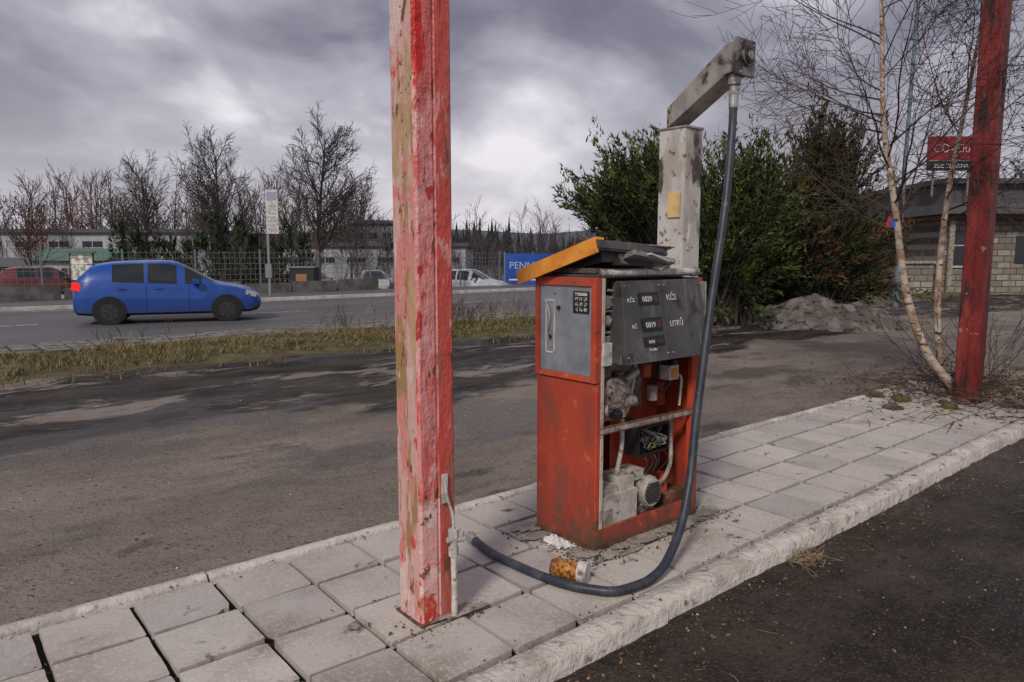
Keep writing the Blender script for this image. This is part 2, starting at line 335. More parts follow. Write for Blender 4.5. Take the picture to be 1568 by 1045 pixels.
mpp=ntp.nodes.new('ShaderNodeMapping'); mpp.inputs['Rotation'].default_value=(math.radians(45),0,0); ntp.links.new(tcp.outputs['Object'],mpp.inputs[0]); ntp.links.new(mpp.outputs[0],vo.inputs['Vector'])
mr=ntp.nodes.new('ShaderNodeMapRange'); mr.inputs['From Min'].default_value=.28; mr.inputs['From Max'].default_value=.36; ntp.links.new(vo.outputs['Distance'],mr.inputs[0])
pc=mix(ntp,noise_fac(ntp,6,.4,.65),(.31,.33,.37,1),(.20,.215,.24,1)); pc=mix(ntp,mr.outputs[0],(.07,.075,.085,1),pc)
ntp.links.new(pc,bp_.inputs['Base Color']); bp_.inputs['Roughness'].default_value=.5; bp_.inputs['Metallic'].default_value=.2
B=MB()
W,D,H=.85,.44,1.41
B.box(0,.014,.012,D,.03,.866,red)
B.box(.001,.03,0,.012,.03,.866,redb)
B.box(0,W,0,D,.0,.03,rust)
B.box(.03,.80,.0,.018,.03,.115,red); B.box(.03,.8,.02,.06,.03,.10,rust)
B.box(.02,.80,.06,D-.02,.03,.075,dirt)
B.box(.031,.055,.0,.03,.115,1.39,strip)
B.box(.775,.81,.0,.03,.115,.96,redb)
B.box(.835,.85,.0,D,.03,1.38,red)
B.box(.81,.835,.0,.02,.03,1.38,redb)
B.box(.014,.04,D-.03,D,.03,1.38,redb); B.box(.40,.835,D-.015,D,.03,1.38,red); B.box(.04,.40,D-.015,D,.72,1.38,red)
B.box(.40,.41,.20,D-.02,.64,.98,redb)
B.box(-.012,.03,0,.035,.872,1.395,redb); B.box(-.012,.03,D-.025,D+.005,.872,1.395,redb)
B.box(-.012,.03,.035,D-.025,.872,.90,redb); B.box(-.012,.03,.035,D-.025,1.35,1.395,redb)
B.box(-.002,.01,.035,D-.025,.90,1.35,pf)
B.box(.0,W,.0,D,1.395,1.41,grey)
B.obj('cabinet',parent=P,bevel=.003)
K=MB()
K.box(-.006,-.0025,.30,.306,1.0,1.27,white2); K.box(-.006,-.0025,.362,.368,1.0,1.27,white2)
K.box(-.006,-.0025,.306,.362,.995,1.002,white2); K.box(-.006,-.0025,.306,.362,1.268,1.275,white2)
K.tube(spline([(-.006,.325,1.03),(-.012,.345,1.1),(-.012,.33,1.18),(-.01,.35,1.24),(-.006,.38,1.28)],6),.005,steel,6); K.cyl((-.012,.335,1.08),(-.003,.335,1.08),.012,blk,12)
K.box(-.007,-.0025,.055,.165,1.215,1.325,blk)
lmk=M('label_mark',(.42,.42,.40),[((.03,.03,.03),90,.46,.54)],bump=None)
for i in range(3):
    for j in range(3):
        K.box(-.0085,-.0072,.066+j*.031,.066+j*.031+.022,1.225+i*.026,1.225+i*.026+.018,lmk)
K.cyl((-.012,.27,1.235),(-.002,.27,1.235),.011,blk,14)
K.cyl((-.010,.30,1.31),(-.002,.30,1.31),.006,steel,10)
K.box(-.0085,-.0072,.066,.150,1.303,1.318,white2)
for q in (.05,.22,.39): K.cyl((-.004,q,.88),(-.015,q,.885),.005,steel,8)
K.obj('side_plate_fittings',parent=P)
Hd=MB()
def wedge(x0b,x1b,x0t,x1t,yb,yt,zb,zt,yback,mat):
    Hd.add([(x0b,yb,zb),(x1b,yb,zb),(x1b,yback,zb),(x0b,yback,zb),(x0t,yt,zt),(x1t,yt,zt),(x1t,yback,zt),(x0t,yback,zt)],
     [(3,2,1,0),(4,5,6,7),(0,1,5,4),(1,2,6,5),(2,3,7,6),(3,0,4,7)],mat)
wedge(.10,.445,.145,.445,-.105,-.02,.965,1.375,.12,grey)
wedge(.452,.80,.452,.785,-.105,-.02,.965,1.375,.12,grey)
wedge(.445,.452,.445,.452,-.098,-.013,.97,1.37,.1,blk)
Hd.box(.80,.808,-.06,.1,.96,1.36,steel,rot=(0,-.02,0))
Hd.box(.035,.10,-.01,.12,.955,1.07,white2); Hd.box(.036,.14,.02,.16,1.07,1.10,steel)
Hd.box(.06,.14,.05,.3,1.10,1.38,blk)
for i in range(7): Hd.cyl((.07+.004*i,.03,1.12+.035*i),(.14,.03,1.115+.035*i),.008,cast,8)
Hd.cyl((.09,.035,1.27),(.09,.02,1.27),.035,steel,20); Hd.cyl((.09,.03,1.18),(.09,.01,1.18),.025,cast,20)
Hd.tube([(.05,.02,1.413),(.80,.015,1.413)],.021,white2,16); Hd.cyl((.03,.02,1.412),(.07,.02,1.412),.026,steel,16); Hd.cyl((.76,.015,1.413),(.81,.015,1.413),.026,steel,16)
Hd.obj('counter_housing',parent=P,bevel=.006,segs=3)
tilt=math.radians(78.3)
def fp(x,z,off=.004):
    t=(z-.965)/.41; return Vector((x,-.105+.085*t-off,z-off*.2))
Dg=MB(); dd1=M('digit_drum',(.03,.03,.03),rough=.35,bump=None); dd2=M('digit_drum_red',(.10,.03,.02),rough=.4,bump=None)
for (z,w,h_) in ((1.285,.13,.042),(1.155,.13,.046),(1.07,.13,.028)):
    c=fp(.33,z,.003); Dg.box(c.x-w/2-.012,c.x+w/2+.012,c.y-.004,c.y+.004,c.z-h_/2-.01,c.z+h_/2+.01,blk,rot=(tilt-math.pi/2,0,0))
    for k in range(5):
        Dg.box(c.x-w/2+k*.026+.001,c.x-w/2+k*.026+.024,c.y-.0065,c.y-.003,c.z-h_/2+.003,c.z+h_/2-.003,dd1 if k<4 else dd2,rot=(tilt-math.pi/2,0,0))
for q in ((.12,1.0),(.43,1.0),(.47,1.0),(.78,1.0),(.16,1.35),(.43,1.35),(.47,1.35),(.77,1.35)):
    c=fp(q[0],q[1],0); Dg.cyl((c.x,c.y,c.z),(c.x,c.y-.006,c.z-.001),.006,steel,8)
Dg.obj('digit_windows',parent=P)
text('digits_price','0029',.038,white,P,fp(.272,1.272,.0115),(tilt,0,0)); text('digits_litres','0019',.038,white,P,fp(.272,1.142,.0115),(tilt,0,0)); text('digits_unit','1010',.024,white,P,fp(.275,1.062,.0115),(tilt,0,0))
for nm,tx,x,z,sz in (('label_kcs','KČS',.475,1.27,.045),('label_litru','LITRŮ',.475,1.135,.042),('label_kcs_small','KČS',.165,1.27,.030),('label_l_small','KČ',.175,1.14,.028),('label_unit','Kčs/litr',.285,1.022,.02)):
    text(nm,tx,sz,white,P,fp(x,z,.003),(tilt,0,0))
L=MB()
L.box(-.02,.53,-.02,.48,-.028,.012,grey); L.box(-.031,-.021,-.02,.56,-.042,.036,orange); L.box(-.03,.50,-.026,-.02,-.02,.022,grey)
L.box(-.021,.035,-.02,.56,.0125,.0365,orange); L.box(.1,.45,.0,.3,.012,.03,dirt,rot=(.03,.02,.1)); L.box(.18,.56,-.05,.2,-.07,-.045,steel,rot=(-.05,.05,.08)); L.box(.25,.58,-.03,.12,.016,.022,cast,rot=(.02,.03,-.1)); L.box(.3,.5,-.06,.0,-.06,-.05,white2,rot=(.1,.1,.2))
L.tube(spline([(.05,.1,.03),(.06,.12,.09),(.05,.16,.1),(.035,.18,.06)]),.004,rust,6)
lo=L.obj('lid',parent=P,bevel=.003); lo.location=(-.01,0,1.550); lo.rotation_euler=(-.30,.05,.03)
L=MB(); L.box(.0,.56,.02,.42,1.415,1.44,dirt); L.box(.35,.60,.03,.3,1.43,1.455,steel,rot=(.05,-.05,.1)); L.box(.1,.4,-.01,.2,1.44,1.47,blk,rot=(-.1,.03,.0)); L.box(.42,.56,-.02,.03,1.445,1.452,white2,rot=(.2,-.2,.3)); L.box(.02,.12,.0,.3,1.44,1.52,blk,rot=(-.2,0,0)); L.box(.14,.5,.0,.06,1.45,1.50,cast,rot=(-.2,.03,.05)); L.obj('top_debris',parent=P)
I=MB()
I.box(.03,.80,.0,.025,.605,.64,rust,rot=(0,.0,0)); I.box(.03,.80,-.001,.0,.612,.635,cast); I.box(.03,.82,.32,.35,.585,.615,rust); I.box(.40,.42,.03,.33,.60,.62,rust)
I.cyl((.17,.04,.80),(.17,.28,.80),.07,cast,24); I.cyl((.17,.02,.80),(.17,.04,.80),.052,cast,6); I.cyl((.17,.03,.80),(.17,.06,.80),.082,cast,24)
for k in range(8):
    a=k*math.pi/4; I.cyl((.17+.067*math.cos(a),.014,.80+.067*math.sin(a)),(.17+.067*math.cos(a),.035,.80+.067*math.sin(a)),.008,steel,6)
I.cyl((.17,.12,.84),(.17,.12,.93),.045,cast,20); I.box(.08,.29,.06,.25,.91,.945,cast); I.cyl((.08,.12,.68),(.08,.12,.92),.028,cast,14); I.cyl((.06,.10,.72),(.11,.02,.72),.03,cast,14)
I.cyl((.26,.08,.66),(.26,.08,.90),.035,cast,16); I.cyl((.26,.05,.74),(.34,.05,.74),.028,cast,14); I.cyl((.24,.03,.86),(.33,.03,.90),.025,steel,14); I.cyl((.17,.1,.66),(.17,.1,.73),.06,cast,18)
I.cyl((.14,.02,.69),(.20,.02,.69),.02,blk,12); I.cyl((.30,.1,.78),(.30,.1,.94),.05,cast,20); I.cyl((.30,.1,.84),(.30,.1,.86),.062,cast,20); I.box(.06,.34,.1,.3,.64,.67,cast)
I.tube(spline([(.30,.06,.93),(.34,.05,.97),(.38,.08,.9),(.36,.1,.72),(.33,.1,.66)]),.012,pipe_m,8)
I.tube(spline([(.25,.05,.65),(.26,.06,.5),(.25,.08,.36)]),.012,pipe_m,10)
I.cyl((.42,.04,.86),(.42,.04,.93),.028,redb,14); I.cyl((.42,.04,.93),(.42,.04,.95),.016,blk,10)
I.box(.40,.80,.26,.268,.10,.96,redb)
I.box(.60,.68,.02,.09,.82,.90,white2); I.box(.615,.665,.012,.02,.835,.885,orange); I.box(.62,.66,.01,.05,.905,.93,blk)
I.tube(spline([(.55,.05,.97),(.54,.05,.9),(.53,.07,.8),(.60,.06,.76),(.66,.06,.81)]),.009,blk,8)
I.tube(spline([(.68,.05,.85),(.73,.04,.82),(.74,.05,.72),(.72,.04,.66)]),.007,white2,8)
I.cyl((.50,.06,.80),(.50,.06,.72),.03,cast,14); I.box(.46,.76,.03,.05,.95,.962,steel); I.box(.45,.58,.2,.26,.66,.9,cast); I.cyl((.5,.1,.93),(.5,.25,.93),.04,blk,16); I.box(.70,.77,.18,.25,.64,.78,redb)
I.box(.40,.66,.10,.16,.415,.575,blk); I.box(.40,.66,.06,.10,.415,.425,blk); I.box(.40,.66,.06,.10,.565,.575,blk); I.box(.40,.41,.06,.10,.425,.565,blk); I.box(.65,.66,.06,.10,.425,.565,blk)
wc=[M('wire_%s'%n_,c,rough=.5,bump=None) for n_,c in (('yellow',(.26,.22,.07)),('blue',(.04,.06,.12)),('brown',(.10,.05,.03)),('black',(.02,.02,.02)),('green',(.07,.12,.05)),('white',(.36,.35,.31)))]
for i in range(26):
    x0=R.uniform(.42,.64); x1=R.uniform(.42,.64)
    I.tube(spline([(x0,.09,R.uniform(.43,.46)),(R.uniform(.42,.64),.05,R.uniform(.45,.52)),(x1,.09,R.uniform(.50,.56))],5),.0028,R.choice(wc),5)
for i in range(5): I.box(.44+.038*i,.465+.038*i,.075,.1,.49,.51,white2)
for i in range(5):
    x0=.46+.04*i; I.tube(spline([(x0,.08,.42),(x0+R.uniform(-.03,.03),.05,.36),(x0+R.uniform(-.1,.1),.1,.24),(x0,.2,.12)],5),.0035,wc[3],5)
I.box(.05,.34,.015,.26,.075,.27,concb); I.box(.06,.2,.03,.2,.27,.31,concb); I.box(.22,.33,.03,.18,.27,.34,concb); I.cyl((.27,.08,.34),(.27,.08,.37),.035,cast,16); I.cyl((.10,.08,.31),(.10,.08,.345),.03,white2,16)
I.box(.05,.14,.008,.015,.1,.2,cast)
I.cyl((.47,.03,.215),(.47,.25,.215),.082,concb,28); I.cyl((.47,.012,.215),(.47,.03,.215),.075,concb,28)
for k in range(-4,5):
    hw=math.sqrt(max(0,.066**2-(k*.013)**2)); I.box(.47-hw,.47+hw,.006,.012,.215+k*.013-.003,.215+k*.013+.003,blk)
I.box(.40,.54,.06,.22,.075,.14,cast); I.cyl((.38,.14,.30),(.38,.14,.20),.05,cast,16); I.box(.35,.45,.06,.18,.29,.345,concb)
for i in range(14):
    a=i*math.pi*2/14; I.box(.47+.084*math.cos(a)-.004,.47+.084*math.cos(a)+.004,.04,.24,.215+.084*math.sin(a)-.004,.215+.084*math.sin(a)+.004,concb)
I.box(.62,.80,.05,.25,.075,.16,rust); I.cyl((.66,.1,.16),(.66,.1,.27),.03,redb,14); I.tube(spline([(.55,.1,.2),(.62,.06,.25),(.68,.06,.35),(.7,.08,.5),(.69,.06,.6)]),.012,cast,8)
for i in range(60):
    x=R.uniform(.06,.78); y=R.uniform(.03,.3); r=R.uniform(.006,.02); I.box(x-r,x+r,y-r,y+r,.07,.075+r,R.choice([dirt,rust,concb,cast]),rot=(R.random(),R.random(),R.random()))
I.obj('internals',parent=P,smooth=40)
soot=M('post_grimy_white',(.60,.57,.53),[((.42,.37,.32),5,.46,.60,(1,1,.5)),((.075,.06,.05),3.6,.525,.575,(1.3,1.3,.55)),((.20,.11,.06),18,.60,.67)],rough=.42,metal=.15,bump=(15,.2,.006))
armm=M('arm_metal',(.22,.195,.175),[((.38,.345,.31),5,.45,.60,(1,1,.6)),((.055,.045,.038),6,.52,.61),((.2,.1,.05),20,.61,.69)],rough=.4,metal=.35,bump=(20,.2,.006))
A=MB()
A.box(.853,1.015,.145,.335,.02,1.30,red); A.box(.856,1.012,.148,.332,1.30,2.22,soot)
A.box(.85,1.018,.14,.34,1.36,1.375,steel); A.box(.90,.96,.1465,.149,1.55,1.75,soot)
A.cyl((.865,.147,1.6),(.865,.14,1.6),.008,steel,8); A.box(.845,.852,.17,.255,1.72,1.86,M('yellow_sticker',(.70,.48,.20),[((.55,.36,.18),9,.5,.6)],bump=None))
A.box(.90,.925,.1435,.147,1.53,1.68,white2,rot=(0,.1,0))
A.obj('hose_mast',parent=P,bevel=.006)
A=MB()
x0,x1=.858,1.010
def prism(pts,xa,xb,mat):
    n=len(pts); A.add([(xa,y,z) for y,z in pts]+[(xb,y,z) for y,z in pts],[tuple(range(n)),tuple(range(2*n-1,n-1,-1))]+[(i,i+n,(i+1)%n+n,(i+1)%n) for i in range(n)],mat)
prism([(.285,2.232),(.285,2.345),(-.09,2.615),(-.155,2.625),(-.155,2.468),(-.10,2.462)],x0,x1,armm)
A.box(x0-.008,x1+.008,-.172,-.15,2.452,2.640,armm); A.box(.85,1.018,.14,.34,2.220,2.233,steel)
A.cyl((.935,-.172,2.552),(.935,-.188,2.552),.052,armm,28); A.cyl((.935,-.178,2.552),(.935,-.196,2.552),.040,blk,28); A.cyl((.935,-.188,2.552),(.935,-.202,2.552),.024,steel,20)
for dx,dz in ((-.058,-.08),(.058,-.08),(.058,.07),(-.058,.07)): A.cyl((.935+dx,-.17,2.545+dz),(.935+dx,-.179,2.545+dz),.006,steel,8)
A.cyl((.915,-.115,2.47),(.915,-.115,2.41),.036,steel,16); A.cyl((.915,-.115,2.41),(.915,-.115,2.29),.026,steel,14); A.cyl((.915,-.115,2.36),(.915,-.115,2.38),.031,steel,6)
A.obj('hose_arm',parent=P,bevel=.004)
hm=M('hose_rubber',(.026,.034,.050),[((.05,.056,.066),14,.45,.6,(1,1,.5)),((.11,.095,.08),24,.60,.7)],rough=.45,bump=(40,.25,.004))
top=st(2.566+.915,2.407-.115,2.32)
hp=spline([tuple(top),tuple(top+Vector((-.010,-.02,-.18))),(1.125,3.85,1.75),(1.045,3.75,1.30),(.985,3.66,.96),(.934,3.58,.649),(.895,3.50,.40),(.826,3.38,.19),(.73,3.25,.065),(.64,3.15,.028),(.55,3.08,.023),(.452,3.035,.022),(.35,3.055,.022),(.254,3.097,.022),(.15,3.175,.022),(.05,3.273,.022),(-.09,3.43,.022),(-.20,3.60,.028)],8)
Hs=MB(); Hs.tube(hp,.0215,hm,14)
e_=hp[-1]; d_=(hp[-1]-hp[-4]).normalized(); Hs.cyl(e_-d_*.02,e_+d_*.06,.026,steel,14)
ho=Hs.obj('hose',smooth=60); ho.parent=P; ho.matrix_parent_inverse=(Matrix.Translation(st(2.566,2.407,0))@Matrix.Rotation(TH,4,'Z')).inverted()
F=MB(); og=M('orange_mesh',(.50,.20,.025),[((.16,.05,.015),60,.45,.55),((.65,.38,.12),25,.55,.65)],rough=.4,bump=(90,.9,.01))
F.tube([(-.085,0,0),(-.083,0,0),(.035,0,0)],[.036,.046,.046],og,24); F.tube([(.035,0,0),(.038,0,0),(.08,0,0),(.082,0,0)],[.047,.049,.049,.03],white2,24); F.cyl((-.095,0,0),(-.085,0,0),.038,rust,20)
F.obj('fuel_filter',loc=(.275,3.19,.049),rz=math.radians(-22),smooth=40)
def lump(mb,c,r,mat,n=10,flat=.6,seed=0):
    vs=[];fs=[];m_=6 if n>5 else 4
    for i in range(m_+1):
        ph=math.pi*i/m_
        for k in range(n):
            a=2*math.pi*k/n; d=Vector((math.sin(ph)*math.cos(a),math.sin(ph)*math.sin(a),math.cos(ph)))
            q=1+.45*noise.noise(d*1.7+Vector((seed,seed*.7,0)))
            vs.append((c[0]+d.x*r*q,c[1]+d.y*r*q,c[2]+d.z*r*q*flat))
    for i in range(m_):
        for k in range(n): fs.append((i*n+k,(i+1)*n+k,(i+1)*n+(k+1)%n,i*n+(k+1)%n))
    mb.add(vs,fs,mat)
rg=MB(); ragm=M('white_rag',(.62,.6,.58),[((.4,.37,.35),12,.5,.65)],rough=.9)
N=16; vs=[]
for j in range(N+1):
    for i in range(N+1):
        u=i/N*2-1; v=j/N*2-1; r=math.hypot(u,v); q=noise.noise(Vector((u*2.3,v*2.3,1)))+.5*noise.noise(Vector((u*5.,v*5.,3)))
        p=st(2.50+u*.055*(1+.4*q),2.61+v*.10*(1+.3*q),.008+max(0,.055*(1.1-r)*(.6+1.2*q))); vs.append(p)
rg.add(vs,[(j*(N+1)+i,j*(N+1)+i+1,(j+1)*(N+1)+i+1,(j+1)*(N+1)+i) for j in range(N) for i in range(N) if math.hypot((i+.5)/N*2-1,(j+.5)/N*2-1)<.95+.2*noise.noise(Vector((i*.5,j*.5,0)))],ragm)
rg.obj('crumpled_rag')
op=MB()
for k in range(34):
    if k<22: cs,cw=2.566+R.uniform(-.05,.95),2.407+R.gauss(-.03,.03)
    elif k<32: cs,cw=2.566+R.gauss(-.05,.035),R.uniform(2.38,2.9)
    else: cs,cw=1.587+R.uniform(-.1,.1),2.446-.10
    rs,rw=R.uniform(.03,.09),R.uniform(.012,.035); N=22; ring=[]; z_=.0085+.00012*k
    for i in range(N):
        a=i*2*math.pi/N; q=1+.6*noise.noise(Vector((math.cos(a)*1.8+k,math.sin(a)*1.8,k)))+.45*R.random(); ring.append((cs+rs*q*math.cos(a),cw+rw*q*math.sin(a),z_))
    op.add([(cs,cw,z_+.002)]+ring,[(0,1+i,1+(i+1)%N) for i in range(N)],stain)
op.obj('dirt_film',rz=TH)
db=MB()
for i in range(900):
    s=2.566+R.uniform(-.15,1.05); w=2.407+R.gauss(-.03,.08)
    if R.random()<.3: s=2.566-abs(R.gauss(0,.09)); w=2.407+R.uniform(-.1,.5)
    if R.random()<.1: s=1.587+R.gauss(0,.12); w=2.33+R.gauss(0,.04)
    r=R.uniform(.0015,.0075); lump(db,st(s,w,.006+r*.3),r,R.choice([dirt,dirt,concb,rust]),n=5,seed=i)
for i in range(2800):
    z=R.random()
    if z<.42: s,w,zz_=R.uniform(-1,6),R.uniform(-1.0,1.8),RZ
    elif z<.8: s,w,zz_=R.uniform(-3,9),R.uniform(3.5,8),-.045
    else: s,w,zz_=R.uniform(-2,9),R.choice([1.78,3.47,3.36,1.97])+R.gauss(0,.05),-.06
    if zz_==-.06 and w<1.82: zz_=RZ
    elif zz_==-.06 and w<3.4: zz_=.006
    r=R.uniform(.002,.007); p=st(s,w,zz_+r*.3); lump(db,p,r,R.choice([conc,cast,dirt,dirt] if z>.42 else [cast,dirt,dirt,rust]),n=5,seed=i*.3)
db.obj('loose_gravel')
# ---------------------------------------------------------------- vegetation helpers
def rnd_dir(): 
    while True:
        v=Vector((R.uniform(-1,1),R.uniform(-1,1),R.uniform(-1,1)))
        if .05<v.length<1: return v.normalized()
def branch(mb,p,d,L,r,lev,cfg,mat):
    seg=cfg['seg'][lev]; pts=[Vector(p)]; rad=[r]; d=Vector(d).normalized(); dirs=[d]
    for i in range(seg):
        d=(d+rnd_dir()*cfg['wob'][lev]+Vector((0,0,cfg['trop'][lev]))).normalized()
        pts.append(pts[-1]+d*L/seg); rad.append(max(cfg['rmin'],r*(1-(i+1)/seg*.8))); dirs.append(d)
    mb.tube(pts,rad,mat[min(lev,len(mat)-1)],6 if lev==0 else (4 if lev==1 else 3),cap=False)
    if lev+1<cfg['levels']:
        n=cfg['n'][lev]
        for k in range(n):
            t=cfg['start'][lev]+(1-cfg['start'][lev])*(k+R.random())/n
            f=t*seg; i=min(int(f),seg-1); q=pts[i].lerp(pts[i+1],f-i)
            ax=dirs[i]; o=ax.orthogonal().normalized(); o.rotate(Matrix.Rotation(R.uniform(0,2*math.pi),3,ax))
            an=math.radians(cfg['ang'][lev]+R.uniform(-12,12)); nd=ax*math.cos(an)+o*math.sin(an)
            branch(mb,q,nd,L*cfg['ratio'][lev]*(1-cfg['fall'][lev]*t)*R.uniform(.75,1.2),max(cfg['rmin'],rad[i]*cfg['rr']),lev+1,cfg,mat)
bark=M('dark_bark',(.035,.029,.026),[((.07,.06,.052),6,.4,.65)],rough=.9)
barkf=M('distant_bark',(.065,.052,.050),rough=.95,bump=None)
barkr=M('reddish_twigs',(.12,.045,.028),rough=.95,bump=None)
cfgT=dict(levels=4,seg=[7,5,3,2],wob=[.05,.12,.2,.25],trop=[.08,.12,.08,.03],n=[26,10,7],start=[.24,.12,.12],ang=[44,38,40],ratio=[.58,.5,.5],fall=[.62,.35,.3],rr=.5,rmin=.011)
def tree(name,x,y,z0,h,cfg=cfgT,mat=(bark,)):
    mb=MB(); branch(mb,(x,y,z0),(0,0,1),h,h*.020,0,cfg,mat); return mb.obj(name)
def wp(px,py,Dm): return (Dm*(px-784)/1100, Dm, 1.5+Dm*(392-py)/1100)
x,y,_=wp(490,400,38); tree('bare_tree',x,y,-.6,7.8)
x,y,_=wp(350,400,52); tree('bare_tree',x,y,-.9,9.4)
x,y,_=wp(228,400,60); tree('bare_tree',x,y,-.9,8.8)
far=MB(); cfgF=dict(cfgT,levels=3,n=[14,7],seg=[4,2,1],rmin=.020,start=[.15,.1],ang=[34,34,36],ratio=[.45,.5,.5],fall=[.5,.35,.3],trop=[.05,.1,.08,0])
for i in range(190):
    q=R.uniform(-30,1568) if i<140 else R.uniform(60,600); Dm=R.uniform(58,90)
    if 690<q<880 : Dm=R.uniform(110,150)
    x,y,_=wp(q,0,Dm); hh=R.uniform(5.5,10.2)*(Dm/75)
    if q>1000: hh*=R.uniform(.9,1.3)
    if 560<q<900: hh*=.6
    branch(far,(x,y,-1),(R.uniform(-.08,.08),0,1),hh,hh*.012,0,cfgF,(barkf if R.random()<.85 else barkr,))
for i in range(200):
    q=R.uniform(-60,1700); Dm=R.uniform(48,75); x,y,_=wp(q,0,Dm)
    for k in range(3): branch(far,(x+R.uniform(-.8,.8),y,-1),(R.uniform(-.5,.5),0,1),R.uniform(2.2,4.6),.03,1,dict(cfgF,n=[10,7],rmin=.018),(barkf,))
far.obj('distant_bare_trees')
rt=MB(); x,y,_=wp(52,0,34); branch(rt,(x,y,-.6),(0,0,1),4.3,.07,0,dict(cfgT,levels=3,n=[16,9],rmin=.012,start=[.15,.1]),(bark,))
for i in range(700):
    d=rnd_dir(); p=Vector((x,y,2.3))+Vector((d.x*.95,d.y*.8,d.z*1.3))*R.uniform(.3,1); a=rnd_dir()*.07; c_=rnd_dir()*.07; rt.add([p,p+a,p+a+c_],[(0,1,2)],barkr)
rt.obj('russet_leaved_tree')
bm=M('birch_bark',(.50,.40,.32),[((.30,.18,.11),7,.45,.58,(1,1,1.5)),((.05,.035,.03),9,.58,.64,(.6,.6,3)),((.62,.58,.54),14,.56,.66)],rough=.8,bump=(30,.5,.008))
tw=M('birch_twigs',(.055,.036,.031),rough=.85,bump=None)
cfgB=dict(levels=4,seg=[4,7,4,2],wob=[.05,.13,.2,.24],trop=[0,.04,-.01,-.05],n=[0,11,6],start=[0,.12,.1],ang=[0,38,38],ratio=[1,.5,.5],fall=[0,.4,.3],rr=.55,rmin=.0026)
def birch(ctrl,r0,nb,start,bl,bias):
    mb=MB(); pts=spline(ctrl,7); N=len(pts); rad=[max(.007,r0*(1-.88*i/(N-1))) for i in range(N)]
    mb.tube(pts,rad,bm,9,cap=False)
    for k in range(nb):
        t=start+(1-start)*(k+R.random()*.8)/nb; f=t*(N-1); i=min(int(f),N-2); p=pts[i].lerp(pts[i+1],f-i); ax=(pts[i+1]-pts[i]).normalized()
        o=ax.orthogonal().normalized(); o.rotate(Matrix.Rotation(R.uniform(0,2*math.pi),3,ax)); o=(o+Vector(bias)).normalized()
        an=math.radians(R.uniform(48,74)); branch(mb,p,ax*math.cos(an)+o*math.sin(an),bl*R.uniform(.6,1.2)*(1-.35*t),max(.006,rad[i]*.36),1,cfgB,(tw,))
    return mb
def wq(px,py,d): return (d*(px-784)/1100*.993, d, 1.5+d*(392-py)/1100*1.0)
mb=birch([(4.90,7.55,-.08),wq(1432,545,7.5),wq(1392,450,7.45),wq(1368,330,7.4),wq(1342,200,7.4),wq(1330,60,7.4),wq(1318,-120,7.4),wq(1312,-380,7.4)],.052,34,.36,2.4,(-.6,-.1,0)); mb.obj('birch_tree',smooth=60)
mb=birch([(5.0,8.1,-.08),wq(1446,520,8.0),wq(1440,420,8.0),wq(1445,300,8.0),wq(1462,170,8.0),wq(1478,40,8.1),wq(1490,-100,8.1),wq(1500,-350,8.1)],.045,22,.36,2.0,(.1,-.1,0))
for i in range(24):
    branch(mb,(4.95+R.gauss(0,.2),7.8+R.gauss(0,.2),-.05),(R.uniform(-1.2,.5),R.uniform(-.6,.4),R.uniform(.3,1.1)),R.uniform(.5,1.3),.006,1,dict(cfgB,levels=3,n=[0,7,0],trop=[0,.0,0,0],rmin=.0028),(tw,))
mb.obj('birch_tree',smooth=60)
gm=[M('yew_foliage_%d'%i,c,rough=.7,bump=None,spec=.2) for i,c in enumerate([(.038,.054,.017),(.066,.085,.022),(.115,.125,.036),(.020,.030,.012)])]
bmn=[M('brown_foliage_%d'%i,c,rough=.8,bump=None,spec=.2) for i,c in enumerate([(.080,.044,.022),(.12,.066,.03),(.05,.047,.02)])]
def spray(mb,c,d,L,n,mats,size):
    d=d.normalized(); mt=R.choice(mats); o=d.orthogonal().normalized(); o.rotate(Matrix.Rotation(R.uniform(0,6.28),3,d)); q=d.cross(o)
    for k in range(n):
        t=R.random(); sp_=(1-t)*.24*L+.012
        p=c+d*L*t+o*R.gauss(0,sp_)*.9+q*R.gauss(0,sp_)*.3
        ld=(d*1.0+rnd_dir()*.6).normalized(); lw=ld.cross(rnd_dir()).normalized(); s=size*R.uniform(.6,1.4)
        mb.add([p-lw*s*.16,p+lw*s*.16,p+ld*s+lw*s*.05],[(0,1,2)],mt)
def evergreen(name,base,ells,nl,mats,seed,lf=.11,nn=22,zbias=.1,rm=.4):
    mb=MB(); base=Vector(base)
    for i in range(nl):
        e=R.choices(ells,weights=[e[3] for e in ells])[0]
        d=rnd_dir(); q=1+.9*noise.noise(d*2.6+Vector((seed,e[1]*7,0))); rr_=R.uniform(rm,1.05)
        if R.random()<.06: rr_*=1.22
        tip=Vector(e[0])+Vector((d.x*e[1]*rr_*q,d.y*e[1]*rr_*q,d.z*e[2]*rr_*q))
        if tip.z<.1: tip.z=.1+R.random()*.3
        b0=base+Vector((R.gauss(0,.35),R.gauss(0,.35),0)); b0=b0.lerp(Vector((e[0][0],e[0][1],b0.z)),.5)
        b1=b0.lerp(tip,.5)+Vector((0,0,.35))
        pts=spline([b0,b1,tip],4); mb.tube(pts,[.030-.003*k for k in range(len(pts))],bark,4,cap=False)
        od=(tip-b1).normalized(); od=(od+Vector((0,0,-.15))).normalized()
        ms=mats if R.random()<.88 else [gm[3]]
        for k in range(5):
            t=1-k*.08; f=t*(len(pts)-1); ii=min(int(f),len(pts)-2); p=pts[ii].lerp(pts[ii+1],f-ii)
            spray(mb,p,od+rnd_dir()*.65+Vector((0,0,zbias)),R.uniform(.35,.8),nn,ms,lf)
    return mb.obj(name)
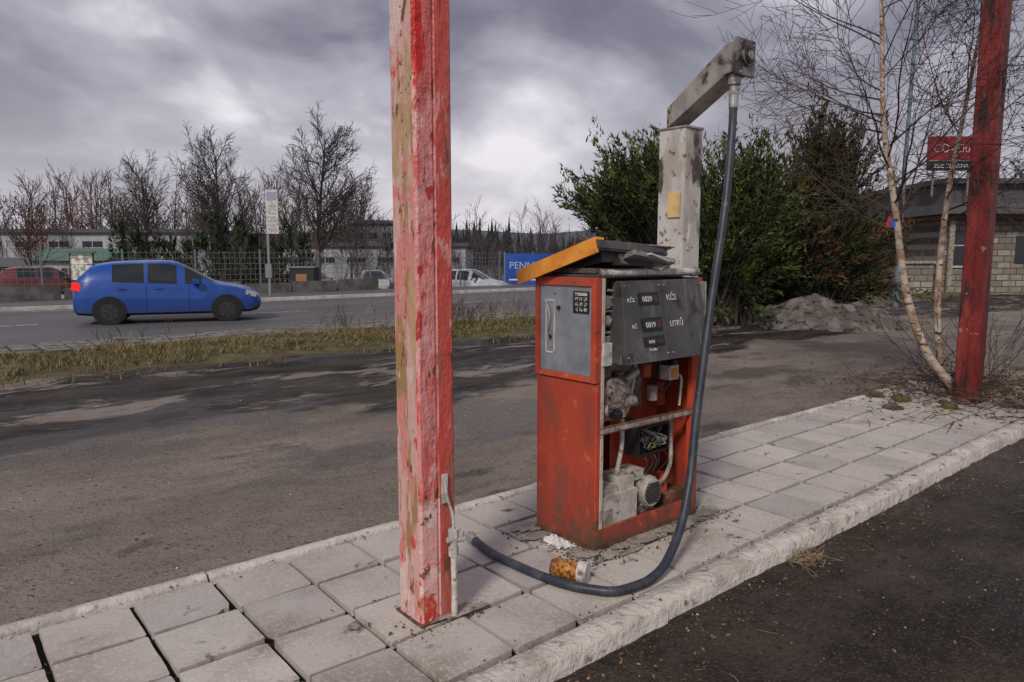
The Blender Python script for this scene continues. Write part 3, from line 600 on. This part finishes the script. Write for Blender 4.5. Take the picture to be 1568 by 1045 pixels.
evergreen('yew_tree',(4.7,16,-.06),[((3.0,16.2,3.0),1.35,1.1,3),((2.2,16.3,2.7),.8,.7,1.0),((4.1,16,2.0),1.5,1.3,3),((4.9,16.2,1.5),1.5,1.5,3),((5.0,15.8,2.9),1.0,1.2,2)],430,gm,1.,.11,34)
evergreen('conifer_tree',(6.9,17,-.06),[((6.4,17,2.3),1.3,1.8,3),((7.6,17,2.3),1.3,1.9,3),((7.3,17,3.7),.8,1.0,1.4),((6.0,16.8,1.0),1.4,1.0,2),((8.2,17,1.3),.9,1.0,1)],400,gm[:1]+bmn+[gm[3]],5.,.11,34)
evergreen('spruce_tree',(24.6,33,-.06),[((24.6,33,4),1.6,4.0,3),((24.6,33,7),.8,2,1)],120,[gm[3],gm[0]],8.,.2)
hd=MB()
for q in range(188,480,20):
    Dm=33+R.uniform(-.8,.8); x,y,_=wp(q+R.uniform(-5,5),0,Dm); hh=R.uniform(2.0,3.6)
    for i in range(80):
        t=R.random(); r=.55*(1-t*.9)*R.uniform(.6,1); a=R.uniform(0,6.28)
        spray(hd,Vector((x+r*math.cos(a),y+r*math.sin(a),-.4+hh*t)),Vector((math.cos(a)*.4,math.sin(a)*.4,1)),.4,9,[gm[3],gm[3],gm[0]],.2)
hd.obj('thuja_hedge')
hill=M('distant_hills',(.07,.08,.10),[((.10,.115,.14),.02,.4,.6)],rough=1,bump=None)
hl=MB(); N=90
for (Y0,hb,amp,sd_) in ((420,9,9,1.),(700,26,16,4.)):
    vs=[]
    for i in range(N+1):
        x=-900+1800*i/N*1.0; h1=hb+amp*noise.noise(Vector((x*.006,sd_,0)))+amp*.18*noise.noise(Vector((x*.04,sd_,3)))
        vs+=[(x,Y0,-4),(x,Y0+30,h1*.8),(x,Y0+60,h1)]
    hl.add(vs,[(i*3+k,(i+1)*3+k,(i+1)*3+k+1,i*3+k+1) for i in range(N) for k in range(2)],hill)
hl.obj('hills',smooth=80)
dcm=M('distant_conifer',(.022,.032,.028),rough=1,bump=None); dc=MB()
for i in range(190):
    q=R.uniform(660,900) if i<120 else R.uniform(-50,1600); Dm=R.uniform(150,210); x,y,_=wp(q,0,Dm); hh=R.uniform(5,9.5)*R.uniform(.7,1.1)+ (2. if 690<q<780 else 0)
    for k in range(8):
        z0=-1+hh*(.02+k*.12); r=hh*.2*(1-k/8.3)
        vs=[(x,y,z0+hh*.2)]+[(x+r*R.uniform(.4,1.15)*math.cos(a*.785),y+r*math.sin(a*.785),z0-R.uniform(-.2,.4)) for a in range(8)]
        dc.add(vs,[(0,1+a,1+(a+1)%8) for a in range(8)],dcm)
dc.obj('distant_conifers')
gs=[M('grass_%d'%i,c,rough=.8,bump=None,spec=.2) for i,c in enumerate([(.10,.105,.03),(.20,.165,.06),(.29,.215,.11),(.055,.065,.02),(.14,.08,.04)])]
soil=M('verge_soil',(.085,.068,.035),[((.13,.12,.045),2.,.4,.6),((.10,.06,.035),5,.52,.62)],rough=1,bump=(20,1,.05))
vg=MB(); NS=200; NW=12; vs=[]
for i in range(NS+1):
    for k in range(NW+1):
        s=-14+60*i/NS; w=10.15+3.1*k/NW; ed=math.sin(math.pi*k/NW)
        w+= (.45*noise.noise(Vector((s*.8,k,0))) if k in (0,1) else 0)
        vs.append((s,w,GZ+.010-(.03 if k in(0,NW) else 0)+.10*ed**.6+.07*noise.noise(Vector((s*1.5,w*1.5,0)))*ed))
vg.add(vs,[(i*(NW+1)+k,(i+1)*(NW+1)+k,(i+1)*(NW+1)+k+1,i*(NW+1)+k+1) for i in range(NS) for k in range(NW)],soil)
for i in range(60000):
    s=R.uniform(-6,20); w=9.85+3.45*R.random()
    nz=noise.noise(Vector((s*.9,w*1.4,2)))+.5*noise.noise(Vector((s*3,w*3,7)))
    if nz<-.12 and R.random()<.8: continue
    if w<10.7 and (R.random()<.6 or nz<0): continue
    mt=gs[R.choices([0,1,2,3,4],weights=[2.6,3+4*max(0,nz),2.8+5*max(0,nz),1.8,1.2])[0]]
    h=R.uniform(.035,.10)*(1+1.2*max(-.4,nz)); a=R.uniform(0,6.28); lean=Vector((math.cos(a),math.sin(a),0))*h*R.uniform(.4,2.0); wd=Vector((-math.sin(a),math.cos(a),0))*R.uniform(.004,.008)
    p=Vector((s,w,GZ+.06+.04*math.sin(math.pi*(w-10.0)/3.3)))
    if w<10.5: p.z=GZ+.02
    vg.add([p-wd,p+wd,p+lean+Vector((0,0,h))],[(0,1,2)],mt)
vg.obj('grass_verge',rz=TH)
wd_=MB()
for (s0,w0,nn) in ((8.3,12.6,70),(9.1,12.4,60),(10.6,12.4,18),(2.5,11.5,10),(12,12,20),(6.5,12.8,18)):
    for i in range(nn):
        branch(wd_,tuple(st(s0+R.gauss(0,.4),w0+R.gauss(0,.15),0)),(R.uniform(-.4,.4),R.uniform(-.4,.4),1),R.uniform(.25,.6),.006,2,dict(cfgT,n=[0,0,5],start=[0,0,.3],rmin=.0035),(bark if R.random()<.4 else (barkr if R.random()<.5 else gs[2]),))
wd_.obj('dry_weeds')
lm=[M('dead_leaf_%d'%i,c,rough=.8,bump=None) for i,c in enumerate([(.13,.065,.03),(.20,.11,.05),(.07,.04,.022),(.30,.22,.13)])]
ll=MB()
def leaf(p,s):
    n_=(Vector((0,0,1))+rnd_dir()*.5).normalized(); a=n_.orthogonal().normalized(); a.rotate(Matrix.Rotation(R.uniform(0,6.28),3,n_)); b_=n_.cross(a)
    ll.add([p-a*s,p-b_*s*.5+n_*s*.15,p+a*s,p+b_*s*.5+n_*s*.1],[(0,1,2,3)],R.choice(lm[:3] if R.random()<.9 else lm))
for i in range(2600):
    leaf(st(8.9+R.gauss(0,.8),2.6+R.gauss(0,.8),.0+abs(R.gauss(.02,.05))),R.uniform(.012,.034))
for i in range(4200):
    leaf(st(R.uniform(0,9),1.72+R.gauss(0,.10) if R.random()<.4 else R.uniform(-1.5,1.75),RZ+.007),R.uniform(.003,.013))
for i in range(420): leaf(st(R.uniform(0,9),R.choice([1.977,2.32,2.662,3.005,3.347])+R.gauss(0,.02),.008),R.uniform(.004,.010))
for i in range(200): leaf(st(R.uniform(0,20),R.gauss(11.5,1.2),.08),R.uniform(.02,.05))
for i in range(460):
    p=st(8.8+R.gauss(0,.8),2.4+R.gauss(0,.6),R.uniform(.0,.20)); d=rnd_dir(); d.z*=.25; l=R.uniform(.1,.55); ll.tube([p,p+d*l*.5+Vector((0,0,.02)),p+d*l],R.uniform(.002,.005),R.choice([tw,tw,lm[1],lm[2]]),3)
for i in range(420):
    p=st(R.uniform(1.0,8),R.uniform(-1.,1.77),RZ+.008); d=rnd_dir(); d.z=0; l=R.uniform(.03,.15); ll.tube([p,p+d*l*.5+rnd_dir()*l*.1+Vector((0,0,.006)),p+d*l],R.uniform(.0012,.0022),R.choice([tw,lm[0],lm[1],lm[2]]),3)
for i in range(110):
    p=st(3.5+R.gauss(0,.06),1.77+R.gauss(0,.04),RZ+.006); d=rnd_dir(); d.z=abs(d.z)*.5; ll.tube([p,p+d*R.uniform(.05,.12)],.0014,lm[3],3)
for a_,b_ in (((4.6,.9),(5.2,.75)),((5.9,1.1),(6.6,.7)),((6.4,1.6),(6.9,1.2)),((3.9,.5),(4.1,.42)),((7.0,1.3),(7.9,1.1))):
    ll.tube(spline([st(a_[0],a_[1],-.07),st((a_[0]+b_[0])/2,(a_[1]+b_[1])/2+.05,-.05),st(b_[0],b_[1],-.07)],4),.004,lm[3],4)
for i in range(5): lump(ll,st(4.9+.02*i,.95+R.uniform(-.02,.02),RZ+.012),.018,ragm,seed=i,n=7)
for i in range(34): lump(ll,st(8.5+R.gauss(0,.7),2.5+R.gauss(0,.6),-.01),R.uniform(.03,.12),R.choice([soil,dirt,dirt]),seed=i,n=8)
ll.obj('leaf_litter')
md=MB(); N=36; vs=[]
mdm=M('rubble_mound',(.13,.11,.098),[((.24,.21,.19),3,.45,.6),((.04,.03,.025),7,.52,.64)],rough=1,bump=(14,1,.08))
for j in range(N+1):
    for i in range(N+1):
        u=i/N*2-1; v=j/N*2-1; r=max(0,1-(u*u+v*v)); z=.66*r**.8*(1+.7*noise.noise(Vector((u*2.4,v*2.4,1))))+.12*noise.noise(Vector((u*9,v*9,0)))*min(1,r*3)
        vs.append((u*1.9,v*1.3,z-.04))
md.add(vs,[(j*(N+1)+i,j*(N+1)+i+1,(j+1)*(N+1)+i+1,(j+1)*(N+1)+i) for j in range(N) for i in range(N)],mdm)
md.obj('dirt_mound',loc=(7.0,15.9,-.08),smooth=60)
# ---------------------------------------------------------------- cars
glass=M('car_glass',(.02,.024,.028),rough=.12,bump=None,spec=.45); tyre=M('tyre',(.014,.014,.014),rough=.8); rim=M('rim',(.045,.045,.05),rough=.45,metal=.3); tail=M('tail_lamp',(.6,.02,.015),rough=.2,bump=None)
tail.node_tree.nodes['Principled BSDF'].inputs['Emission Color'].default_value=(1,.03,.02,1); tail.node_tree.nodes['Principled BSDF'].inputs['Emission Strength'].default_value=.5
lampm=M('head_lamp',(.6,.6,.6),rough=.15,bump=None,metal=.3); plate=M('plate',(.6,.6,.58),rough=.5,bump=None)
def car(name,color,loc,rz,scale=1.):
    paint,n_,b_=nodes(name+'_paint'); b_.inputs['Roughness'].default_value=.3; b_.inputs['Coat Weight'].default_value=.5; b_.inputs['Coat Roughness'].default_value=.1
    t=n_.nodes.new('ShaderNodeTexCoord'); s_=n_.nodes.new('ShaderNodeSeparateXYZ'); n_.links.new(t.outputs['Object'],s_.inputs[0])
    r=n_.nodes.new('ShaderNodeMapRange'); r.inputs['From Min'].default_value=.2; r.inputs['From Max'].default_value=.6; n_.links.new(s_.outputs[2],r.inputs[0])
    dirty=(color[0]*.35+.02,color[1]*.35+.02,color[2]*.35+.02,1)
    f=noise_fac(n_,2,.3,.7); n_.links.new(mix(n_,r.outputs[0],dirty,mix(n_,f,color+(1,),(color[0]*.75,color[1]*.75,color[2]*.75,1))),b_.inputs['Base Color'])
    E=empty(name,loc,rz); E.scale=(scale*1.01,scale,scale*.97)
    S=[(-1.97,.48,.70,.74,.80,.60,.56),(-1.955,.32,.82,.86,.90,.74,.66),(-1.90,.25,.95,.98,1.00,.80,.68),(-1.86,.23,.98,1.05,1.08,.82,.68),(-1.64,.21,1.01,1.27,1.33,.835,.60),(-1.54,.2,1.01,1.33,1.40,.84,.585),(-1.38,.2,1.00,1.36,1.435,.842,.58),(-1.16,.2,.99,1.39,1.465,.846,.59),(-.52,.2,.955,1.425,1.50,.85,.60),(-.44,.2,.95,1.425,1.50,.85,.60),(-.02,.2,.935,1.405,1.485,.85,.59),(.16,.2,.925,1.37,1.45,.85,.58),(.33,.2,.92,1.29,1.37,.85,.585),(.68,.2,.91,1.08,1.16,.845,.63),(.95,.2,.90,.955,.995,.84,.68),(1.06,.2,.89,.93,.96,.835,.67),(1.42,.21,.84,.875,.905,.82,.62),(1.72,.22,.75,.79,.82,.78,.56),(1.88,.25,.66,.70,.73,.70,.50),(1.96,.32,.57,.61,.65,.60,.42),(1.99,.40,.50,.52,.55,.5,.38)]
    mb=MB(); n=13; vs=[]
    for (x,z0,zb,zg,zt,wb,wt) in S:
        half=[(wb*.9,z0),(wb*.985,z0+.06),(wb,(z0+zb)/2),(wb*.975,zb),(wt*1.03,zg),(wt*.80,zt-.012)]
        vs+=[(x,-a,z) for a,z in half]+[(x,0,zt+.006)]+[(x,a,z) for a,z in half[::-1]]
    o=len(mb.v); mb.v.extend(vs)
    for i in range(len(S)-1):
        xm=(S[i][0]+S[i+1][0])/2
        for k in range(n-1):
            mt=paint
            if k in (3,8) and ((-1.16<xm<-.52) or (-.44<xm<.16) or (.33<xm<.68)): mt=glass
            if k in (4,5,6,7) and (.17<xm<.95 and not (k in (4,7) and xm<.30)): mt=glass
            if k in (5,6) and -1.86<xm<-1.55: mt=glass
            if k in (0,11): mt=blk
            mb.f.append((o+i*n+k,o+(i+1)*n+k,o+(i+1)*n+k+1,o+i*n+k+1)); mb.m.append(mb.mi(mt))
        mb.f.append((o+i*n,o+i*n+n-1,o+(i+1)*n+n-1,o+(i+1)*n)); mb.m.append(mb.mi(blk))
    mb.f.append(tuple(o+k for k in range(n))); mb.m.append(mb.mi(paint)); mb.f.append(tuple(o+(len(S)-1)*n+k for k in range(n))[::-1]); mb.m.append(mb.mi(paint))
    mb.obj('body',parent=E,smooth=38)
    d=MB()
    for x in (-1.24,1.21):
        for sy in (-1,1):
            d.cyl((x,sy*.60,.32),(x,sy*.853,.32),.345,blk,32); d.cyl((x,sy*.64,.29),(x,sy*.862,.29),.29,tyre,32); d.cyl((x,sy*.8,.29),(x,sy*.866,.29),.185,rim,24)
            for k in range(6): 
                a=k*1.047; c0=(x+.05*math.cos(a),sy*.867,.29+.05*math.sin(a)); c1=(x+.17*math.cos(a),sy*.867,.29+.17*math.sin(a)); d.tube([c0,c1],.016,rim,4)
    for sy in (-1,1):
        d.box(-1.955,-1.78,min(sy*.66,sy*.815),max(sy*.66,sy*.815),.80,.98,tail,rot=(0,.2,0)); d.box(1.60,1.86,min(sy*.50,sy*.755),max(sy*.50,sy*.755),.61,.73,lampm,rot=(0,.3,-.3*sy))
        d.box(.50,.64,min(sy*.85,sy*1.0),max(sy*.85,sy*1.0),.93,1.04,paint)
        for xx in (-.30,-1.05): d.box(xx,xx+.16,min(sy*.842,sy*.862),max(sy*.842,sy*.862),.81,.835,paint)
        d.box(-.485,-.479,min(sy*.842,sy*.853),max(sy*.842,sy*.853),.32,.93,blk); d.box(.40,.406,min(sy*.842,sy*.853),max(sy*.842,sy*.853),.32,.9,blk)
    d.box(1.93,2.0,-.3,.3,.38,.50,blk); d.box(-1.99,-1.94,-.26,.26,.62,.72,plate); d.box(-1.97,-1.9,-.5,.5,.3,.42,blk); d.box(-1.68,-1.52,-.48,.48,1.385,1.41,paint)
    d.obj('wheels_and_lamps',parent=E,bevel=.012)
    return E
car('moving_car',(.008,.070,.34),(-8.25,17.45,-.05),math.radians(22))
car('parked_car',(.15,.03,.03),(-19.6,30.5,-.3),math.radians(35),.95)
car('parked_car',(.14,.06,.05),(-10.9,39,-.70),math.radians(-35))
car('parked_car',(.45,.46,.48),(-7.9,41,-.75),math.radians(-75))
car('parked_car',(.50,.51,.53),(-2.1,37,-.62),math.radians(-20))
car('parked_car',(.4,.4,.42),(20.,50,-.1),math.radians(20)); car('parked_car',(.3,.04,.04),(14.5,42,-.1),math.radians(60)); car('parked_car',(.5,.5,.52),(24.5,50,-.1),math.radians(70)); car('parked_car',(.25,.26,.3),(27.5,55,-.1),math.radians(0)); car('parked_car',(.12,.13,.15),(17,44,-.1),math.radians(10))
# ---------------------------------------------------------------- roadside furniture and buildings
galv=M('galvanised',(.22,.23,.24),rough=.5,metal=.4,bump=None)
Fn=MB(); s0,s1,w0=-9,24,29.0; s_=s0
while s_<=s1:
    Fn.box(s_-.03,s_+.03,w0-.03,w0+.03,-.3,1.75,galv)
    s_+=2.5
for k in range(9): Fn.box(s0,s1,w0-.008,w0+.008,-.1+.215*k,-.085+.215*k,galv)
s_=s0
while s_<s1: Fn.box(s_-.005,s_+.005,w0+.009,w0+.018,-.15,1.7,galv); s_+=.2
Fn.obj('wire_fence',rz=TH)
x,y,_=wp(414,455,26.5); bs=MB()
bs.box(-.04,.04,-.04,.04,-.1,3.85,galv); bs.box(-.02,.42,-.06,-.03,2.3,3.88,white2); bs.box(.02,.38,-.067,-.062,3.5,3.8,M('sign_grey',(.3,.33,.4),bump=None)); spm=M('sign_print',(.25,.27,.32),[((.6,.6,.6),30,.5,.55)],bump=None)
for k in range(7): bs.box(.05,.35,-.067,-.062,2.45+.14*k,2.5+.14*k,spm)
bs.box(-.12,.1,-.07,.05,.7,1.2,galv); bs.obj('bus_stop_sign',loc=(x,y,0))
Wl=M('white_warehouse_wall',(.42,.43,.45),[((.32,.33,.35),.5,.4,.6,(4,4,.2))],rough=.7,bump=None); Rf=M('dark_roof',(.09,.09,.095),rough=.8); win=M('window_glass',(.03,.035,.04),rough=.15,bump=None)
def building(name,x0,x1,y0,y1,z1,wall,roof,gable=0,nw=6,wz=(1,2),rz=0,over=.3):
    E=empty(name,((x0+x1)/2,y0,0),rz); hw=(x1-x0)/2; dp=y1-y0
    a=MB(); a.box(-hw,hw,0,dp,-1.2,z1,wall); a.obj('walls',parent=E)
    r=MB()
    if gable: r.add([(-hw-over,-over,z1),(hw+over,-over,z1),(hw+over,dp+over,z1),(-hw-over,dp+over,z1),(-hw-over,dp/2,z1+gable),(hw+over,dp/2,z1+gable)],[(0,1,5,4),(2,3,4,5),(1,2,5),(3,0,4),(3,2,1,0)],roof)
    else: r.box(-hw-over,hw+over,-over,dp+over,z1,z1+.3,roof)
    r.obj('roof',parent=E)
    w=MB(); st_=2*hw/nw
    for i in range(nw):
        c=-hw+st_*(i+.5); w.box(c-st_*.3,c+st_*.3,-.03,.02,wz[0],wz[1],win); w.box(c-st_*.3-.06,c+st_*.3+.06,-.05,-.031,wz[0]-.08,wz[0],wall); w.box(c-.03,c+.03,-.045,-.031,wz[0],wz[1],wall)
    w.obj('windows',parent=E); return E
building('warehouse',-50,-25,60,75,3.4,Wl,Rf,nw=9,wz=(2.2,2.7))
building('warehouse',-20,-4,62,75,2.3,Wl,Rf,nw=6,wz=(.9,1.4))
building('office_building',-14.5,-9.5,66,74,4.4,M('grey_render',(.2,.21,.23),bump=None),Rf,nw=4,wz=(3.0,3.6))
grn=M('green_roof',(.08,.15,.11),rough=.7)
building('kiosk',-25.5,-21.8,38.5,42,1.25,M('white_render',(.45,.45,.44),[((.3,.29,.27),1,.4,.6)]),grn,gable=.65,nw=3,wz=(.1,.85))
building('shed',-31,-26,40,44,.9,M('brown_wall',(.14,.10,.08)),Rf,gable=.5,nw=3,wz=(-.1,.5))
Pl=MB(); pil=M('wall_panels',(.16,.15,.14),[((.08,.075,.07),2,.4,.6)])
for q in range(12): Pl.box(-8+q*2.,-8+q*2.+1.9,28.1,28.22,-.1,.42+.05*(q%3),pil)
Pl.obj('low_wall',rz=TH)
sb=MB(); x,y,_=wp(445,440,30)
sb.box(x,x+1.0,y,y+.8,-.1,1.0,M('bin_dark',(.03,.03,.03))); sb.box(x+.25,x+.7,y-.01,y,.35,.75,M('bin_label',(.3,.16,.08))); sb.box(x-.05,x+1.05,y-.05,y+.85,1.0,1.06,galv); sb.obj('utility_cabinet')
sb=MB(); x,y,_=wp(112,440,30); sb.box(x,x+.9,y,y+.06,.5,1.55,M('notice_panel',(.35,.3,.25),[((.7,.7,.65),4,.5,.55)],bump=None)); sb.box(x-.05,x,y,y+.06,-.1,1.6,bark); sb.box(x+.9,x+.95,y,y+.06,-.1,1.6,bark); sb.box(x-.1,x+1,y-.1,y+.16,1.6,1.68,grn); sb.obj('notice_board')
bl=M('banner_blue',(.012,.075,.36),[((.01,.055,.27),1,.4,.6)],rough=.5,bump=None)
E=empty('advertising_banner',(-.35,37,0)); a=MB(); a.box(0,2.9,0,.05,.05,1.62,bl); a.box(.2,2.4,-.01,-.002,.25,.32,white)
for q in (-.05,1.4,2.9): a.box(q,q+.05,.06,.12,-.7,1.7,galv)
a.obj('panel',parent=E); text('lettering','PENNY',.5,M('banner_letters',(.4,.42,.5),bump=None),E,(.2,-.02,.85),(math.pi/2,0,0))
stone,ns,bs_=nodes('stone_blocks'); tcs=ns.nodes.new('ShaderNodeTexCoord'); mps=ns.nodes.new('ShaderNodeMapping'); mps.inputs['Rotation'].default_value=(math.pi/2,0,0); ns.links.new(tcs.outputs['Object'],mps.inputs[0])
br=ns.nodes.new('ShaderNodeTexBrick'); ns.links.new(mps.outputs[0],br.inputs['Vector']); br.inputs['Scale'].default_value=1.; br.inputs['Brick Width'].default_value=.55; br.inputs['Row Height'].default_value=.25; br.inputs['Mortar Size'].default_value=.022
br.inputs['Color1'].default_value=(.36,.32,.265,1); br.inputs['Color2'].default_value=(.16,.14,.12,1); br.inputs['Mortar'].default_value=(.06,.052,.048,1)
ns.links.new(mix(ns,noise_fac(ns,3,.45,.75),br.outputs[0],(.15,.13,.11,1)),bs_.inputs['Base Color']); bs_.inputs['Roughness'].default_value=.9
E=empty('shop_building',(17.6,29.5,0)); a=MB()
a.box(0,12,0,8,-.2,2.95,stone); a.obj('walls',parent=E)
a=MB(); a.box(-.6,13,-.9,9,3.15,3.55,Rf); a.box(-.4,12.5,-.6,8.5,2.95,3.15,M('fascia_brown',(.10,.05,.035))); a.box(.0,12,.2,8,3.55,4.4,M('attic_wall',(.08,.075,.075))); a.box(-.2,12.4,-.1,8.2,4.4,4.6,Rf); a.obj('roof',parent=E)
a=MB()
for q in (.35,): a.box(q,q+.75,-.04,.02,1.1,2.5,win); a.box(q-.06,q+.81,-.06,-.041,1.02,1.1,white2); a.box(q,q+.75,-.05,-.041,1.9,1.94,white2)
a.box(2.9,4.6,-.04,.02,1.2,2.3,win); a.box(3.72,3.78,-.055,-.041,1.2,2.3,white2); a.box(3.5,4.4,-.07,-.045,.0,.9,blk)
a.box(-.02,.16,-.4,-.3,.0,2.95,cast); a.box(5.2,6.1,-.04,.02,0,2.1,M('door_dark',(.04,.03,.03))); a.obj('windows_and_door',parent=E)
E=empty('shop_sign',(16.5,29,4.75)); a=MB(); sgr=M('sign_red',(.22,.015,.02),rough=.5,bump=None); a.box(0,1.85,0,.25,.5,1.42,sgr); a.box(0,1.85,0,.25,.12,.49,blk); a.box(-.04,1.89,-.015,.27,.46,.5,galv)
a.box(.2,.26,.1,.16,-.9,.12,galv); a.box(1.6,1.66,.1,.16,-.9,.12,galv); a.obj('panel',parent=E); text('letters','CD-Club',.46,M('letter_pink',(.5,.35,.38),bump=None),E,(.08,-.03,.80),(math.pi/2,0,0)); text('letters_small','ZDE ZDARMA',.22,white,E,(.14,-.03,.2),(math.pi/2,0,0))
a=MB(); a.box(15.4,16.7,28.6,29,-.1,1.2,stone); a.box(15.3,16.8,28.5,29.1,1.2,1.3,cast); a.obj('stone_wall')
lp=MB(); lpm=M('lamp_pole_paint',(.12,.17,.22),rough=.5,bump=None); x=(1372-784)/1100*22
lp.tube([(x,22,-.1),(x,22,1.2)],.085,lpm,12); pts=spline([(x,22,1.2),(x+.03,22,5),(x+.10,22,8.6),(x+.05,21.95,9.4),(x-.5,21.6,9.9),(x-1.4,21.2,10.0)],6); lp.tube(pts,[.055]*len(pts),lpm,10); lp.box(x-1.95,x-1.35,21.05,21.3,9.93,10.06,galv); lp.obj('street_lamp',smooth=40)
building('apartment_block',30,44,75,85,7.2,M('beige_render',(.24,.23,.22),bump=None),Rf,nw=8,wz=(4.6,5.8))
fl=MB(); p=Vector(wq(1356,342,7.3)); fl.box(p.x-.05,p.x+.0,p.y-.08,p.y-.075,p.z-.05,p.z+.05,M('tag_red',(.5,.04,.03),bump=None),rot=(0,.3,.2)); fl.box(p.x-.02,p.x+.03,p.y-.09,p.y-.085,p.z-.05,p.z+.02,M('tag_blue',(.03,.1,.45),bump=None),rot=(0,-.3,.1)); fl.obj('plastic_tag')
